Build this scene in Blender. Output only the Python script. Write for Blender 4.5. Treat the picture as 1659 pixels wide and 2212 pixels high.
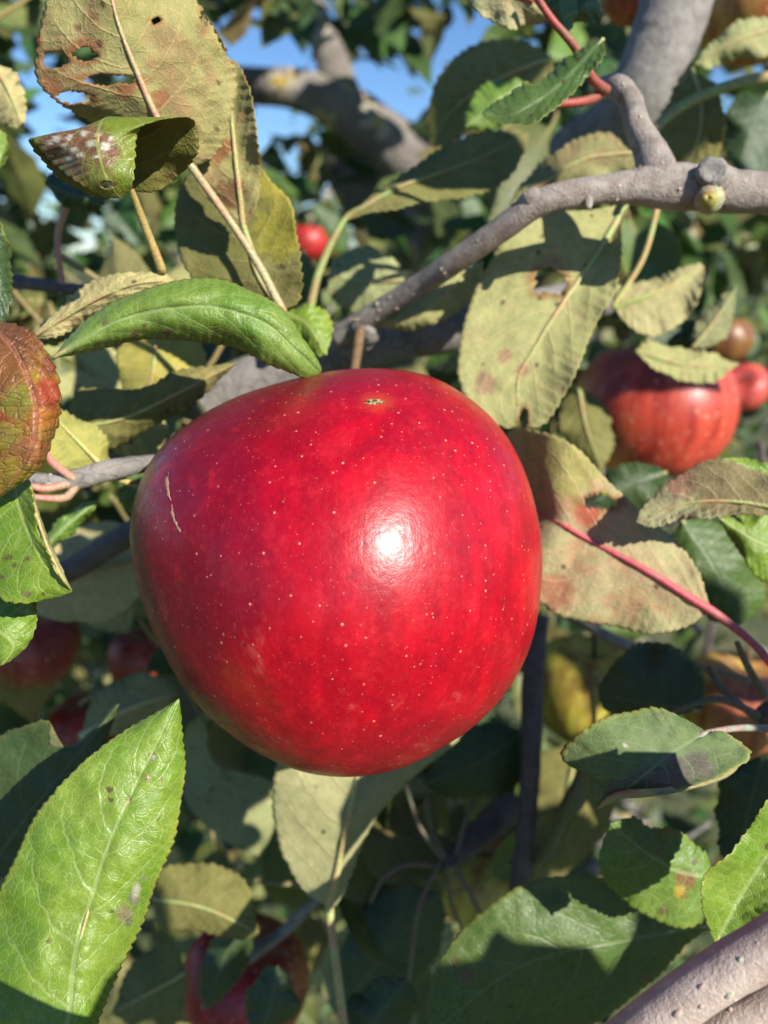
import bpy, math, random
import numpy as np
from mathutils import Matrix, Vector

random.seed(7)
RNG = np.random.default_rng(11)
for o in list(bpy.data.objects):
    bpy.data.objects.remove(o)
scene = bpy.context.scene
COL = scene.collection

# ------------------------------------------------------------------ camera
PITCH = math.radians(19.5)                     # looking down a little
CAM = np.array([0.0, 0.0, 1.45])
RX = math.pi / 2 - PITCH
ROT = np.array([[1, 0, 0],
                [0, math.cos(RX), -math.sin(RX)],
                [0, math.sin(RX), math.cos(RX)]])
FPX = 26.0 / 36.0 * 2212.0                     # focal length in photo units
cd = bpy.data.cameras.new("camera")
cam = bpy.data.objects.new("camera", cd)
COL.objects.link(cam)
cam.location = CAM
cam.rotation_euler = (RX, 0, 0)
cd.sensor_fit = 'VERTICAL'
cd.sensor_height = 36.0
cd.sensor_width = 27.0
cd.lens = 26.0
cd.clip_start = 0.01
cd.clip_end = 2000.0
cd.dof.use_dof = True
cd.dof.focus_distance = 0.136
cd.dof.aperture_fstop = 12.5
scene.camera = cam

# ------------------------------------------------------------------ light
SUN_C = np.array([0.56, 0.29, 0.78]); SUN_C /= np.linalg.norm(SUN_C)   # towards the sun, camera axes
SUN_W = ROT @ SUN_C
world = bpy.data.worlds.new("World")
scene.world = world
world.use_nodes = True
wn = world.node_tree.nodes
sky = wn.new('ShaderNodeTexSky')
sky.sky_type = 'NISHITA'
sky.sun_disc = False
sky.sun_elevation = math.asin(SUN_W[2])
sky.sun_rotation = math.atan2(SUN_W[0], SUN_W[1])
sky.air_density = 1.0
sky.dust_density = 0.0
sky.ozone_density = 3.0
deep = wn.new('ShaderNodeMix')                 # a dry, deep blue autumn sky
deep.data_type = 'RGBA'; deep.blend_type = 'MULTIPLY'
deep.inputs[0].default_value = 1.0
deep.inputs[7].default_value = (.74, .95, 1.20, 1)
world.node_tree.links.new(sky.outputs[0], deep.inputs[6])
world.node_tree.links.new(deep.outputs[2], wn['Background'].inputs[0])
wn['Background'].inputs[1].default_value = 0.072
sl = bpy.data.lights.new("sun", 'SUN')
sl.energy = 5.0
sl.angle = math.radians(0.5)
sl.color = (1.0, 0.945, 0.85)
sun = bpy.data.objects.new("sun", sl)
COL.objects.link(sun)
sun.rotation_euler = Vector(SUN_W).to_track_quat('Z', 'Y').to_euler()
sun.location = (2, -3, 4)
scene.view_settings.view_transform = 'Standard'
scene.view_settings.look = 'None'
scene.view_settings.exposure = 0.72
scene.view_settings.gamma = 1.0
scene.view_settings.use_curve_mapping = False
scene.cycles.max_bounces = 8
scene.cycles.transparent_max_bounces = 8


# ------------------------------------------------------------------ helpers
def c2w(p):
    return np.asarray(p) @ ROT.T + CAM


def at(x, y, d):
    """photo point at depth d (metres along the view axis) -> world"""
    return c2w([(x - 829.5) / FPX * d, -(y - 1106) / FPX * d, -d])


def atv(a):
    a = np.asarray(a, float)
    d = a[:, 2]
    return c2w(np.stack([(a[:, 0] - 829.5) / FPX * d, -(a[:, 1] - 1106) / FPX * d, -d], 1))


def catmull(pts, n):
    """resample a polyline smoothly to n points, even in arc length"""
    p = np.asarray(pts, float)
    if len(p) == 2:
        t = np.linspace(0, 1, n)[:, None]
        return p[0] * (1 - t) + p[1] * t
    q = np.vstack([2 * p[0] - p[1], p, 2 * p[-1] - p[-2]])
    out = []
    for i in range(1, len(q) - 2):
        t = np.linspace(0, 1, 24, endpoint=False)[:, None]
        a, b, c, d = q[i - 1], q[i], q[i + 1], q[i + 2]
        out.append(0.5 * (2 * b + (c - a) * t + (2 * a - 5 * b + 4 * c - d) * t ** 2 + (3 * b - a - 3 * c + d) * t ** 3))
    o = np.vstack(out + [p[-1:]])
    seg = np.linalg.norm(np.diff(o, axis=0), axis=1)
    s = np.concatenate([[0], np.cumsum(seg)])
    s /= s[-1]
    u = np.linspace(0, 1, n)
    return np.stack([np.interp(u, s, o[:, k]) for k in range(p.shape[1])], 1)


def vnoise(x, y, seed=0, z=None):
    """smooth value noise in [0,1]"""
    x = np.asarray(x, float); y = np.asarray(y, float)
    xi = np.floor(x).astype(np.int64); yi = np.floor(y).astype(np.int64)
    xf = x - xi; yf = y - yi
    xf = xf * xf * (3 - 2 * xf); yf = yf * yf * (3 - 2 * yf)

    def h(i, j):
        n = (i * 374761393 + j * 668265263 + seed * 974634777) & 0x7fffffff
        n = ((n ^ (n >> 13)) * 1274126177) & 0x7fffffff
        return ((n ^ (n >> 16)) & 0xffff) / 65535.0
    a = h(xi, yi) * (1 - xf) + h(xi + 1, yi) * xf
    b = h(xi, yi + 1) * (1 - xf) + h(xi + 1, yi + 1) * xf
    return a * (1 - yf) + b * yf


def fbm(x, y, seed=0):
    return (vnoise(x, y, seed) * .5 + vnoise(x * 2.1, y * 2.1, seed + 1) * .3 + vnoise(x * 4.3, y * 4.3, seed + 2) * .2)


def new_obj(name, data, parent=None, loc=None):
    o = bpy.data.objects.new(name, data)
    COL.objects.link(o)
    if parent is not None:
        o.parent = parent
    if loc is not None:
        o.location = loc
    return o


def world_loc(o):
    v = Vector((0, 0, 0))
    while o is not None:
        v += Vector(o.location)
        o = o.parent
    return np.array(v)


def tag(o, label=None, cat=None, group=None, kind=None):
    if label: o['label'] = label
    if cat: o['category'] = cat
    if group: o['group'] = group
    if kind: o['kind'] = kind
    return o


def mesh_obj(name, V, F, mats, parent=None, origin=None, fm=None, smooth=True, attrs=None, uvs=None):
    """V: world points; the object's origin is ORIGIN (world)"""
    V = np.asarray(V, float)
    if origin is None:
        origin = V.mean(0)
    base = world_loc(parent) if parent is not None else np.zeros(3)
    me = bpy.data.meshes.new(name)
    if isinstance(F, np.ndarray):
        F = F.tolist()
    me.from_pydata((V - origin).tolist(), [], F)
    for m in mats:
        me.materials.append(m)
    n = len(me.polygons)
    me.polygons.foreach_set('use_smooth', np.full(n, smooth))
    if fm is not None:
        me.polygons.foreach_set('material_index', np.asarray(fm, np.int32))
    if attrs:
        for k, a in attrs.items():
            at_ = me.attributes.new(k, 'FLOAT_COLOR', 'POINT')
            a = np.asarray(a, np.float32)
            if a.ndim == 1:
                a = np.tile(a, (len(V), 1))
            at_.data.foreach_set('color', np.hstack([a[:, :3], np.ones((len(a), 1), np.float32)]).ravel())
    if uvs:
        li = np.empty(len(me.loops), np.int32)
        me.loops.foreach_get('vertex_index', li)
        for k, a in uvs.items():
            l = me.uv_layers.new(name=k)
            l.data.foreach_set('uv', np.asarray(a, np.float32)[li].ravel())
    me.update()
    return new_obj(name, me, parent, tuple(np.asarray(origin) - base))


def tube(pts, rad, n=10, bump=0.0, seed=0, cap=True, steps=None, flat=1.0):
    """tube through world points; rad: list matched to pts"""
    pts = np.asarray(pts, float)
    rad = np.asarray(rad, float)
    if steps is None:
        steps = max(6, len(pts) * 6)
    pr = catmull(np.hstack([pts, rad[:, None]]) if len(pts) > 1 else pts, steps)
    c, r = pr[:, :3], np.maximum(pr[:, 3], 1e-5)
    T = np.gradient(c, axis=0)
    T /= np.linalg.norm(T, axis=1)[:, None] + 1e-12
    ref = np.array([0.31, 0.77, 0.55])
    if abs(T[0] @ ref) > .9: ref = np.array([1., 0, 0])
    N = np.zeros_like(T)
    v = ref - T[0] * (ref @ T[0]); N[0] = v / np.linalg.norm(v)
    for i in range(1, len(T)):
        v = N[i - 1] - T[i] * (N[i - 1] @ T[i]); N[i] = v / np.linalg.norm(v)
    B = np.cross(T, N)
    an = np.linspace(0, 2 * np.pi, n, endpoint=False)
    ii, aa = np.meshgrid(np.arange(steps), an, indexing='ij')
    rr = r[:, None] * np.ones((1, n))
    if bump:
        rr = rr * (1 + bump * (fbm(ii * .35 + 40, np.cos(aa) * 1.7 + 9 + np.sin(aa) * 2.3, seed) - .5) * 2)
    V = c[:, None, :] + rr[..., None] * (np.cos(aa)[..., None] * N[:, None, :] + np.sin(aa)[..., None] * B[:, None, :] * flat)
    V = V.reshape(-1, 3)
    F = []
    for i in range(steps - 1):
        for k in range(n):
            k2 = (k + 1) % n
            F.append((i * n + k, i * n + k2, (i + 1) * n + k2, (i + 1) * n + k))
    if cap:
        F.append(tuple(range(n - 1, -1, -1)))
        F.append(tuple((steps - 1) * n + k for k in range(n)))
    return V, F


def merge(parts):
    V, F, k = [], [], 0
    for v, f in parts:
        V.append(v)
        F += [tuple(i + k for i in q) for q in f]
        k += len(v)
    return np.vstack(V), F


def blob(c, r, axis=None, n=8, m=6, squash=1.0):
    th = np.linspace(0, np.pi, m)
    V = []; F = []
    for i in range(m):
        for k in range(n):
            a = 2 * np.pi * k / n
            V.append([math.sin(th[i]) * math.cos(a), math.sin(th[i]) * math.sin(a), math.cos(th[i]) * squash])
    for i in range(m - 1):
        for k in range(n):
            F.append((i * n + k, (i + 1) * n + k, (i + 1) * n + (k + 1) % n, i * n + (k + 1) % n))
    V = np.array(V) * r
    if axis is not None:
        q = Vector(axis).to_track_quat('Z', 'Y').to_matrix()
        V = V @ np.array(q).T
    return V + np.asarray(c), F


# ------------------------------------------------------------------ materials
class NT:
    def __init__(s, name):
        s.m = bpy.data.materials.new(name)
        s.m.use_nodes = True
        s.t = s.m.node_tree
        s.n = s.t.nodes
        s.b = s.n['Principled BSDF']
        s.out = s.n['Material Output']

    def add(s, ty, **kw):
        n = s.n.new(ty)
        for k, v in kw.items():
            setattr(n, k, v)
        return n

    def put(s, sock, v):
        if isinstance(v, bpy.types.NodeSocket):
            s.t.links.new(v, sock)
        elif v is not None:
            sock.default_value = v

    def math(s, op, a, b=None, c=None, clamp=False):
        n = s.add('ShaderNodeMath', operation=op)
        n.use_clamp = clamp
        s.put(n.inputs[0], a)
        if b is not None: s.put(n.inputs[1], b)
        if c is not None: s.put(n.inputs[2], c)
        return n.outputs[0]

    def mix(s, f, a, b, mode='MIX'):
        n = s.add('ShaderNodeMix', data_type='RGBA', blend_type=mode)
        n.clamp_factor = True
        s.put(n.inputs[0], f)
        for k, v in ((6, a), (7, b)):
            if isinstance(v, tuple) and len(v) == 3: v = v + (1,)
            s.put(n.inputs[k], v)
        return n.outputs[2]

    def noise(s, vec, scale, detail=3, rough=.55):
        n = s.add('ShaderNodeTexNoise')
        s.put(n.inputs['Vector'], vec)
        n.inputs['Scale'].default_value = scale
        n.inputs['Detail'].default_value = detail
        n.inputs['Roughness'].default_value = rough
        return n.outputs[0]

    def ramp(s, v, lo, hi, smooth=True):
        n = s.add('ShaderNodeMapRange')
        n.interpolation_type = 'SMOOTHSTEP' if smooth else 'LINEAR'
        s.put(n.inputs[0], v)
        n.inputs[1].default_value = lo
        n.inputs[2].default_value = hi
        return n.outputs[0]

    def attr(s, name):
        return s.add('ShaderNodeAttribute', attribute_name=name).outputs

    def mapping(s, vec, scale):
        n = s.add('ShaderNodeMapping')
        s.put(n.inputs[0], vec)
        n.inputs['Scale'].default_value = scale
        return n.outputs[0]

    def bump(s, h, strength, dist):
        n = s.add('ShaderNodeBump')
        n.inputs['Strength'].default_value = strength
        n.inputs['Distance'].default_value = dist
        s.put(n.inputs['Height'], h)
        s.t.links.new(n.outputs[0], s.b.inputs['Normal'])
        return n.outputs[0]


def leaf_mat(name, under, bump=.5, rough=.45, trans=.24, net=.3, dome=1.0, lat_n=7.0, stretch=(1.0, .75, 1)):
    k = NT(name)
    uv = k.add('ShaderNodeUVMap', uv_map='ts').outputs[0]
    mm = k.add('ShaderNodeUVMap', uv_map='mm').outputs[0]
    s1 = k.add('ShaderNodeSeparateXYZ'); k.put(s1.inputs[0], uv)
    s2 = k.add('ShaderNodeSeparateXYZ'); k.put(s2.inputs[0], mm)
    t, s = s1.outputs[0], s1.outputs[1]
    a = k.math('ABSOLUTE', s)
    ym = k.math('ABSOLUTE', s2.outputs[1])
    wob = k.noise(mm, .25, 2)
    wobc = k.math('MULTIPLY', k.math('SUBTRACT', wob, .5), .8)
    # midrib
    wid = k.math('MULTIPLY_ADD', k.math('SUBTRACT', 1.0, t), .55, .18)
    mid = k.ramp(k.math('DIVIDE', ym, wid), 1.15, .45)
    # lateral veins
    side = k.math('MULTIPLY', k.math('GREATER_THAN', s, 0.0), .45)
    ph = k.math('ADD', k.math('MULTIPLY', k.math('SUBTRACT', t, k.math('MULTIPLY', k.math('POWER', a, 1.35), .27)), lat_n), side)
    ph = k.math('ADD', ph, k.math('MULTIPLY', wobc, .35))
    fr = k.math('ABSOLUTE', k.math('SUBTRACT', k.math('FRACT', ph), .5))
    lat = k.ramp(fr, .055, .012)
    lat = k.math('MULTIPLY', lat, k.ramp(a, 1.05, .5))
    fr2 = k.math('MULTIPLY', fr, 2.0)            # 0 at a vein, 1 half-way between
    # net of small veins
    vor = k.add('ShaderNodeTexVoronoi', feature='DISTANCE_TO_EDGE')
    k.put(vor.inputs['Vector'], k.mapping(mm, stretch))
    vor.inputs['Scale'].default_value = .62
    cell = k.ramp(vor.outputs[0], 0.0, .09)
    vor2 = k.add('ShaderNodeTexVoronoi', feature='DISTANCE_TO_EDGE')
    k.put(vor2.inputs['Vector'], mm)
    vor2.inputs['Scale'].default_value = 1.5
    cell2 = k.ramp(vor2.outputs[0], 0.0, .12)
    tint = k.attr('tint')[0]
    vein = k.attr('vein')[0]
    gr = k.noise(mm, 2.6, 4, .65)
    gr2 = k.noise(mm, .35, 3, .6)
    f = k.ramp(gr, .28, .72)
    base = k.mix(1.0, tint, k.mix(f, (.80, .82, .76), (1.18, 1.14, 1.12)), 'MULTIPLY')
    base = k.mix(1.0, base, k.mix(k.ramp(gr2, .3, .7), (.84, .88, .82), (1.14, 1.08, 1.05)), 'MULTIPLY')
    inv = k.math('SUBTRACT', 1.0, cell)
    inv2 = k.math('SUBTRACT', 1.0, cell2)
    base = k.mix(k.math('MULTIPLY', inv2, net * .5), base, vein)
    base = k.mix(k.math('MULTIPLY', inv, net), base, vein)
    base = k.mix(k.math('MULTIPLY', lat, .55), base, vein)
    base = k.mix(k.math('MULTIPLY', mid, .85), base, vein)
    # freckles (rust and mildew specks) where the leaf carries them
    fk = k.attr('freckle')[0]
    vf = k.add('ShaderNodeTexVoronoi', feature='F1')
    k.put(vf.inputs['Vector'], mm)
    vf.inputs['Scale'].default_value = .28
    sc = k.add('ShaderNodeSeparateColor'); k.put(sc.inputs[0], vf.outputs['Color'])
    sf = k.add('ShaderNodeSeparateColor'); k.put(sf.inputs[0], fk)
    fm_ = k.math('MULTIPLY', k.ramp(k.math('ADD', vf.outputs['Distance'], k.math('MULTIPLY', k.math('SUBTRACT', gr, .5), .3)), .26, .12),
                 k.math('GREATER_THAN', sf.outputs[0], sc.outputs[0]))
    base = k.mix(k.math('MULTIPLY', fm_, .8), base, (.085, .035, .022))
    # older and younger leaves: a slight change from object to object
    oi = k.add('ShaderNodeObjectInfo')
    base = k.mix(1.0, base, k.mix(oi.outputs['Random'], (.86, .92, .9), (1.12, 1.06, .95)), 'MULTIPLY')
    k.put(k.b.inputs['Base Color'], base)
    k.put(k.b.inputs['Roughness'], k.math('MULTIPLY_ADD', gr, .18, rough - .09))
    k.b.inputs['Specular IOR Level'].default_value = .25 if under else .5
    h = k.math('MULTIPLY', k.math('SUBTRACT', 1.0, k.math('MAXIMUM', lat, mid)), 1.0)
    h = k.math('ADD', h, k.math('MULTIPLY', cell, .55 * dome))
    h = k.math('ADD', h, k.math('MULTIPLY', cell2, .22))
    h = k.math('ADD', h, k.math('MULTIPLY', k.ramp(fr2, 0, 1), .35 * dome))
    h = k.math('ADD', h, k.math('MULTIPLY', gr, .35))
    if under:
        h = k.math('MULTIPLY', h, -1.0)
    nrm = k.bump(h, bump, .0006)
    tr = k.add('ShaderNodeBsdfTranslucent')
    k.put(tr.inputs[0], k.mix(1.0, base, (1.0, 1.0, .45), 'MULTIPLY'))
    k.put(tr.inputs['Normal'], nrm)
    mx = k.add('ShaderNodeMixShader')
    mx.inputs[0].default_value = trans
    k.put(mx.inputs[1], k.b.outputs[0]); k.put(mx.inputs[2], tr.outputs[0])
    k.put(k.out.inputs[0], mx.outputs[0])
    return k.m


M_TOP = leaf_mat('leaf_top', False, bump=.28, rough=.40, net=.36)
M_FUZZ = leaf_mat('leaf_downy', False, bump=.22, rough=.75, net=.34, trans=.15)
M_UND = leaf_mat('leaf_underside', True, bump=.40, rough=.8, net=.2, trans=.18)
M_QUILT = leaf_mat('leaf_quilted', False, bump=.55, rough=.30, net=.5, dome=1.5, lat_n=8.0, stretch=(1.25, .55, 1))


def plain_attr_mat(name, rough=.5, noise_scale=900., amt=.25, bump=0.0, spec=.4, trans=0.0):
    k = NT(name)
    co = k.add('ShaderNodeTexCoord').outputs['Object']
    n = k.noise(co, noise_scale, 3)
    base = k.mix(1.0, k.attr('tint')[0], k.mix(k.ramp(n, .3, .7), (1 - amt,) * 3, (1 + amt,) * 3), 'MULTIPLY')
    base = k.mix(1.0, base, k.mix(k.ramp(k.noise(co, noise_scale * .1, 2), .35, .65), (1.12, .86, .9), (.85, 1.2, .95)), 'MULTIPLY')
    k.put(k.b.inputs['Base Color'], base)
    k.b.inputs['Roughness'].default_value = rough
    k.b.inputs['Specular IOR Level'].default_value = spec
    if bump:
        k.bump(n, bump, .0004)
    if trans:
        tr = k.add('ShaderNodeBsdfTranslucent')
        k.put(tr.inputs[0], base)
        mx = k.add('ShaderNodeMixShader'); mx.inputs[0].default_value = trans
        k.put(mx.inputs[1], k.b.outputs[0]); k.put(mx.inputs[2], tr.outputs[0])
        k.put(k.out.inputs[0], mx.outputs[0])
    return k.m


M_STALK = plain_attr_mat('stalk', .55, 1500., .22, .3)
M_FAR = plain_attr_mat('far_leaf', .45, 60., .3, 0, .4, .3)


def bark_mat(name, ca, cb, cc, scale, lich=0.0, bump=.6, rough=.7, crack=0.0):
    k = NT(name)
    co = k.add('ShaderNodeTexCoord').outputs['Object']
    n1 = k.noise(co, scale, 5, .6)
    n2 = k.noise(co, scale * 6, 4, .65)
    n3 = k.noise(co, scale * .35, 2)
    base = k.mix(k.ramp(n1, .32, .68), ca, cb)
    base = k.mix(k.math('MULTIPLY', k.ramp(n2, .5, .75), .5), base, cc)
    base = k.mix(k.math('MULTIPLY', k.ramp(n3, .45, .7), .35), base, ca)
    if lich:
        l1 = k.noise(co, scale * .42, 4, .6)
        l2 = k.noise(co, scale * 1.3, 3, .6)
        m = k.ramp(l1, .50, .56)
        base = k.mix(k.math('MULTIPLY', m, lich), base, (.50, .45, .33))
        base = k.mix(k.math('MULTIPLY', k.math('MULTIPLY', m, k.ramp(l2, .55, .62)), lich), base, (.55, .36, .05))
    vc = k.add('ShaderNodeTexVoronoi', feature='DISTANCE_TO_EDGE')
    wv = k.add('ShaderNodeVectorMath', operation='ADD')
    k.put(wv.inputs[0], k.mapping(co, (1.0, .45, 1.0)))
    wn_ = k.add('ShaderNodeTexNoise'); k.put(wn_.inputs['Vector'], co); wn_.inputs['Scale'].default_value = scale * .8
    sc3 = k.add('ShaderNodeVectorMath', operation='SCALE'); k.put(sc3.inputs[0], wn_.outputs['Color']); sc3.inputs['Scale'].default_value = 1.2 / scale
    k.put(wv.inputs[1], sc3.outputs[0])
    k.put(vc.inputs['Vector'], wv.outputs[0]); vc.inputs['Scale'].default_value = scale * .9
    crk = k.math('MULTIPLY', k.ramp(vc.outputs['Distance'], .07, .0), k.ramp(n3, .42, .58))
    base = k.mix(k.math('MULTIPLY', crk, .55 * crack), base, (.05, .04, .035))
    n1 = k.math('SUBTRACT', n1, k.math('MULTIPLY', crk, .5 * crack))
    k.put(k.b.inputs['Base Color'], base)
    k.b.inputs['Roughness'].default_value = rough
    k.b.inputs['Specular IOR Level'].default_value = .3
    k.bump(k.math('ADD', k.math('MULTIPLY', n1, .7), k.math('MULTIPLY', n2, .6)), bump, .0012 if scale > 60 else .01)
    return k.m


M_BARK = bark_mat('young_bark', (.22, .176, .150), (.36, .315, .270), (.50, .465, .40), 260., bump=.9, rough=.5)
M_BARKR = bark_mat('reddish_bark', (.38, .285, .24), (.50, .405, .345), (.62, .54, .46), 240., bump=.55, rough=.45)
M_GREY = bark_mat('grey_bark', (.19, .172, .155), (.29, .265, .24), (.38, .35, .31), 190., bump=.7, rough=.75, crack=.6)
M_DARKTWIG = bark_mat('dark_twig_bark', (.08, .06, .058), (.13, .10, .095), (.2, .17, .15), 260., bump=.4, rough=.6)
M_LIMB = bark_mat('lichen_bark', (.17, .15, .13), (.27, .24, .21), (.36, .33, .28), 26., lich=.95, bump=.8, rough=.85, crack=.8)
M_LENT = plain_attr_mat('lenticel_cork', .8, 2000., .2)


def apple_main_mat():
    k = NT('apple_skin')
    co = k.add('ShaderNodeTexCoord').outputs['Object']      # metres, axes of the fruit
    sx = k.add('ShaderNodeSeparateXYZ'); k.put(sx.inputs[0], co)
    X, Y, Z = sx.outputs
    stre = k.noise(k.mapping(co, (1.0, .16, 1.0)), 210., 4, .6)
    fine = k.noise(k.mapping(co, (1.0, .55, 1.0)), 1500., 3, .7)
    fine2 = k.noise(co, 700., 3, .65)
    big = k.noise(co, 38., 3, .5)
    base = k.mix(k.ramp(stre, .35, .70), (.29, .0008, .009), (.44, .0014, .012))
    base = k.mix(k.math('MULTIPLY', k.ramp(big, .45, .62), .50), base, (.22, .0015, .012))
    # plum blush on the shoulder and flank, deepened to paint in the shaded side
    d1 = k.math('MULTIPLY_ADD', X, -22., k.math('MULTIPLY_ADD', Y, 7., k.math('MULTIPLY', big, .9)))
    plum = k.ramp(d1, .50, 1.15)
    base = k.mix(k.math('MULTIPLY', plum, .72), base, (.120, .002, .017))
    # the side that grew turned away: olive-brown ground colour with thin red streaks
    d2 = k.math('MULTIPLY_ADD', X, -1., k.math('MULTIPLY', k.math('SUBTRACT', stre, .5), .006))
    d2 = k.math('ADD', d2, k.math('MULTIPLY', k.math('SUBTRACT', big, .5), .006))
    grn = k.ramp(d2, .0370, .0445)
    base = k.mix(k.math('MULTIPLY', grn, .6), base, (.19, .085, .022))
    # orange ring about the scar
    sd = k.add('ShaderNodeVectorMath', operation='DISTANCE')
    k.put(sd.inputs[0], co); sd.inputs[1].default_value = SCAR_LOCAL
    ring = k.ramp(k.math('ADD', sd.outputs['Value'], k.math('MULTIPLY', k.math('SUBTRACT', fine2, .5), .003)), .0050, .0008)
    base = k.mix(k.math('MULTIPLY', ring, .55), base, (.48, .06, .015))
    # fine pale mottling
    mott = k.noise(co, 150., 5, .7)
    base = k.mix(k.math('MULTIPLY', k.ramp(mott, .52, .68), .40), base, (.52, .014, .024))
    base = k.mix(k.math('MULTIPLY', k.ramp(mott, .48, .34), .50), base, (.19, .0008, .012))
    base = k.mix(k.math('MULTIPLY', k.ramp(fine, .52, .78), .26), base, (.55, .035, .035))
    base = k.mix(k.math('MULTIPLY', k.ramp(fine2, .56, .8), .20), base, (.52, .03, .03))
    sc_ = k.noise(k.mapping(co, (1.0, .6, 1.0)), 95., 5, .72)
    scuff = k.math('MULTIPLY', k.ramp(sc_, .57, .74), k.ramp(Y, .004, -.016))
    base = k.mix(k.math('MULTIPLY', scuff, .38), base, (.60, .14, .11))
    # lenticels
    for scale, r, chance, col in ((560., .135, .60, (.62, .29, .19)), (900., .13, .6, (.50, .14, .10))):
        v = k.add('ShaderNodeTexVoronoi', feature='F1')
        k.put(v.inputs['Vector'], co)
        v.inputs['Scale'].default_value = scale
        cc = k.add('ShaderNodeSeparateColor'); k.put(cc.inputs[0], v.outputs['Color'])
        on = k.math('LESS_THAN', cc.outputs[0], chance)
        rr = k.math('MULTIPLY_ADD', cc.outputs[1], r * .9, r * .35)
        q = k.math('DIVIDE', v.outputs['Distance'], rr)
        dot = k.math('MULTIPLY', k.ramp(q, 1.25, .55), on)
        base = k.mix(k.math('MULTIPLY', dot, k.math('MULTIPLY_ADD', cc.outputs[2], .5, .35)), base, col)
    k.put(k.b.inputs['Base Color'], base)
    k.put(k.b.inputs['Roughness'], k.math('MULTIPLY_ADD', k.math('MULTIPLY_ADD', fine2, .6, k.math('MULTIPLY', mott, .5)), .30, .19))
    k.b.inputs['Specular IOR Level'].default_value = .36
    k.put(k.b.inputs['Coat Weight'], k.math('MULTIPLY', k.ramp(k.noise(co, 420., 5, .75), .46, .58), .22))
    k.b.inputs['Coat Roughness'].default_value = .16
    k.b.inputs['Subsurface Weight'].default_value = .06
    k.b.inputs['Subsurface Radius'].default_value = (.004, .001, .0008)
    k.bump(k.math('ADD', k.math('MULTIPLY', fine2, .6), k.math('MULTIPLY', k.noise(co, 260., 4), .5)), .20, .0006)
    hb = k.n['Bump'] if 'Bump' in k.n else None
    hh = k.math('ADD', hb.inputs['Height'].links[0].from_socket, k.math('MULTIPLY', k.math('ADD', mott, stre), .9))
    k.put(hb.inputs['Height'], hh)
    return k.m


def apple_far_mat():
    k = NT('apple_skin_striped')
    co = k.add('ShaderNodeTexCoord').outputs['Object']
    st = k.noise(k.mapping(co, (1, 1, .14)), 120., 4, .6)
    n = k.noise(co, 300., 3)
    base = k.mix(1.0, k.attr('tint')[0], k.mix(k.ramp(st, .35, .65), (.68, .5, .5), (1.25, 1.5, 1.3)), 'MULTIPLY')
    v = k.add('ShaderNodeTexVoronoi', feature='F1'); k.put(v.inputs['Vector'], co); v.inputs['Scale'].default_value = 210.
    cc = k.add('ShaderNodeSeparateColor'); k.put(cc.inputs[0], v.outputs['Color'])
    dot = k.math('MULTIPLY', k.ramp(v.outputs['Distance'], .2, .1), k.math('LESS_THAN', cc.outputs[0], .6))
    base = k.mix(k.math('MULTIPLY', dot, .6), base, (.75, .45, .3))
    bl = k.noise(co, 320., 4, .7)
    base = k.mix(k.math('MULTIPLY', k.ramp(bl, .54, .72), .38), base, (.58, .36, .28))
    k.put(k.b.inputs['Base Color'], base)
    k.put(k.b.inputs['Roughness'], k.math('MULTIPLY_ADD', n, .2, .33))
    k.b.inputs['Subsurface Weight'].default_value = .05
    k.b.inputs['Subsurface Radius'].default_value = (.004, .001, .0008)
    return k.m


# ------------------------------------------------------------------ ground, far orchard
def ground():
    k = NT('orchard_grass')
    co = k.add('ShaderNodeTexCoord').outputs['Object']
    n1 = k.noise(co, 1.2, 5, .6); n2 = k.noise(co, 14., 5, .7)
    b = k.mix(k.ramp(n1, .35, .65), (.045, .075, .022), (.11, .11, .045))
    b = k.mix(k.math('MULTIPLY', k.ramp(n2, .45, .7), .6), b, (.15, .13, .06))
    k.put(k.b.inputs['Base Color'], b)
    k.b.inputs['Roughness'].default_value = .9
    k.bump(n2, .6, .05)
    n = 60
    xs = np.linspace(-1, 1, n); xs = np.sign(xs) * np.abs(xs) ** 3 * 400
    X, Y = np.meshgrid(xs, xs, indexing='ij')
    Zz = (fbm(X * .7 + 50, Y * .7 + 50, 3) - .5) * .12
    V = np.stack([X, Y, Zz], -1).reshape(-1, 3)
    F = [(i * n + j, (i + 1) * n + j, (i + 1) * n + j + 1, i * n + j + 1) for i in range(n - 1) for j in range(n - 1)]
    tag(mesh_obj('ground', V, F, [k.m], origin=np.zeros(3)), kind='structure')


ground()

# ------------------------------------------------------------------ the near apple tree
TREE_POS = np.array([0.55, 1.55, 0.0])
tree = new_obj('apple_tree', None, loc=tuple(TREE_POS))
tag(tree, 'old apple tree whose spotted leaves and grey branches fill the picture', 'tree')


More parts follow.
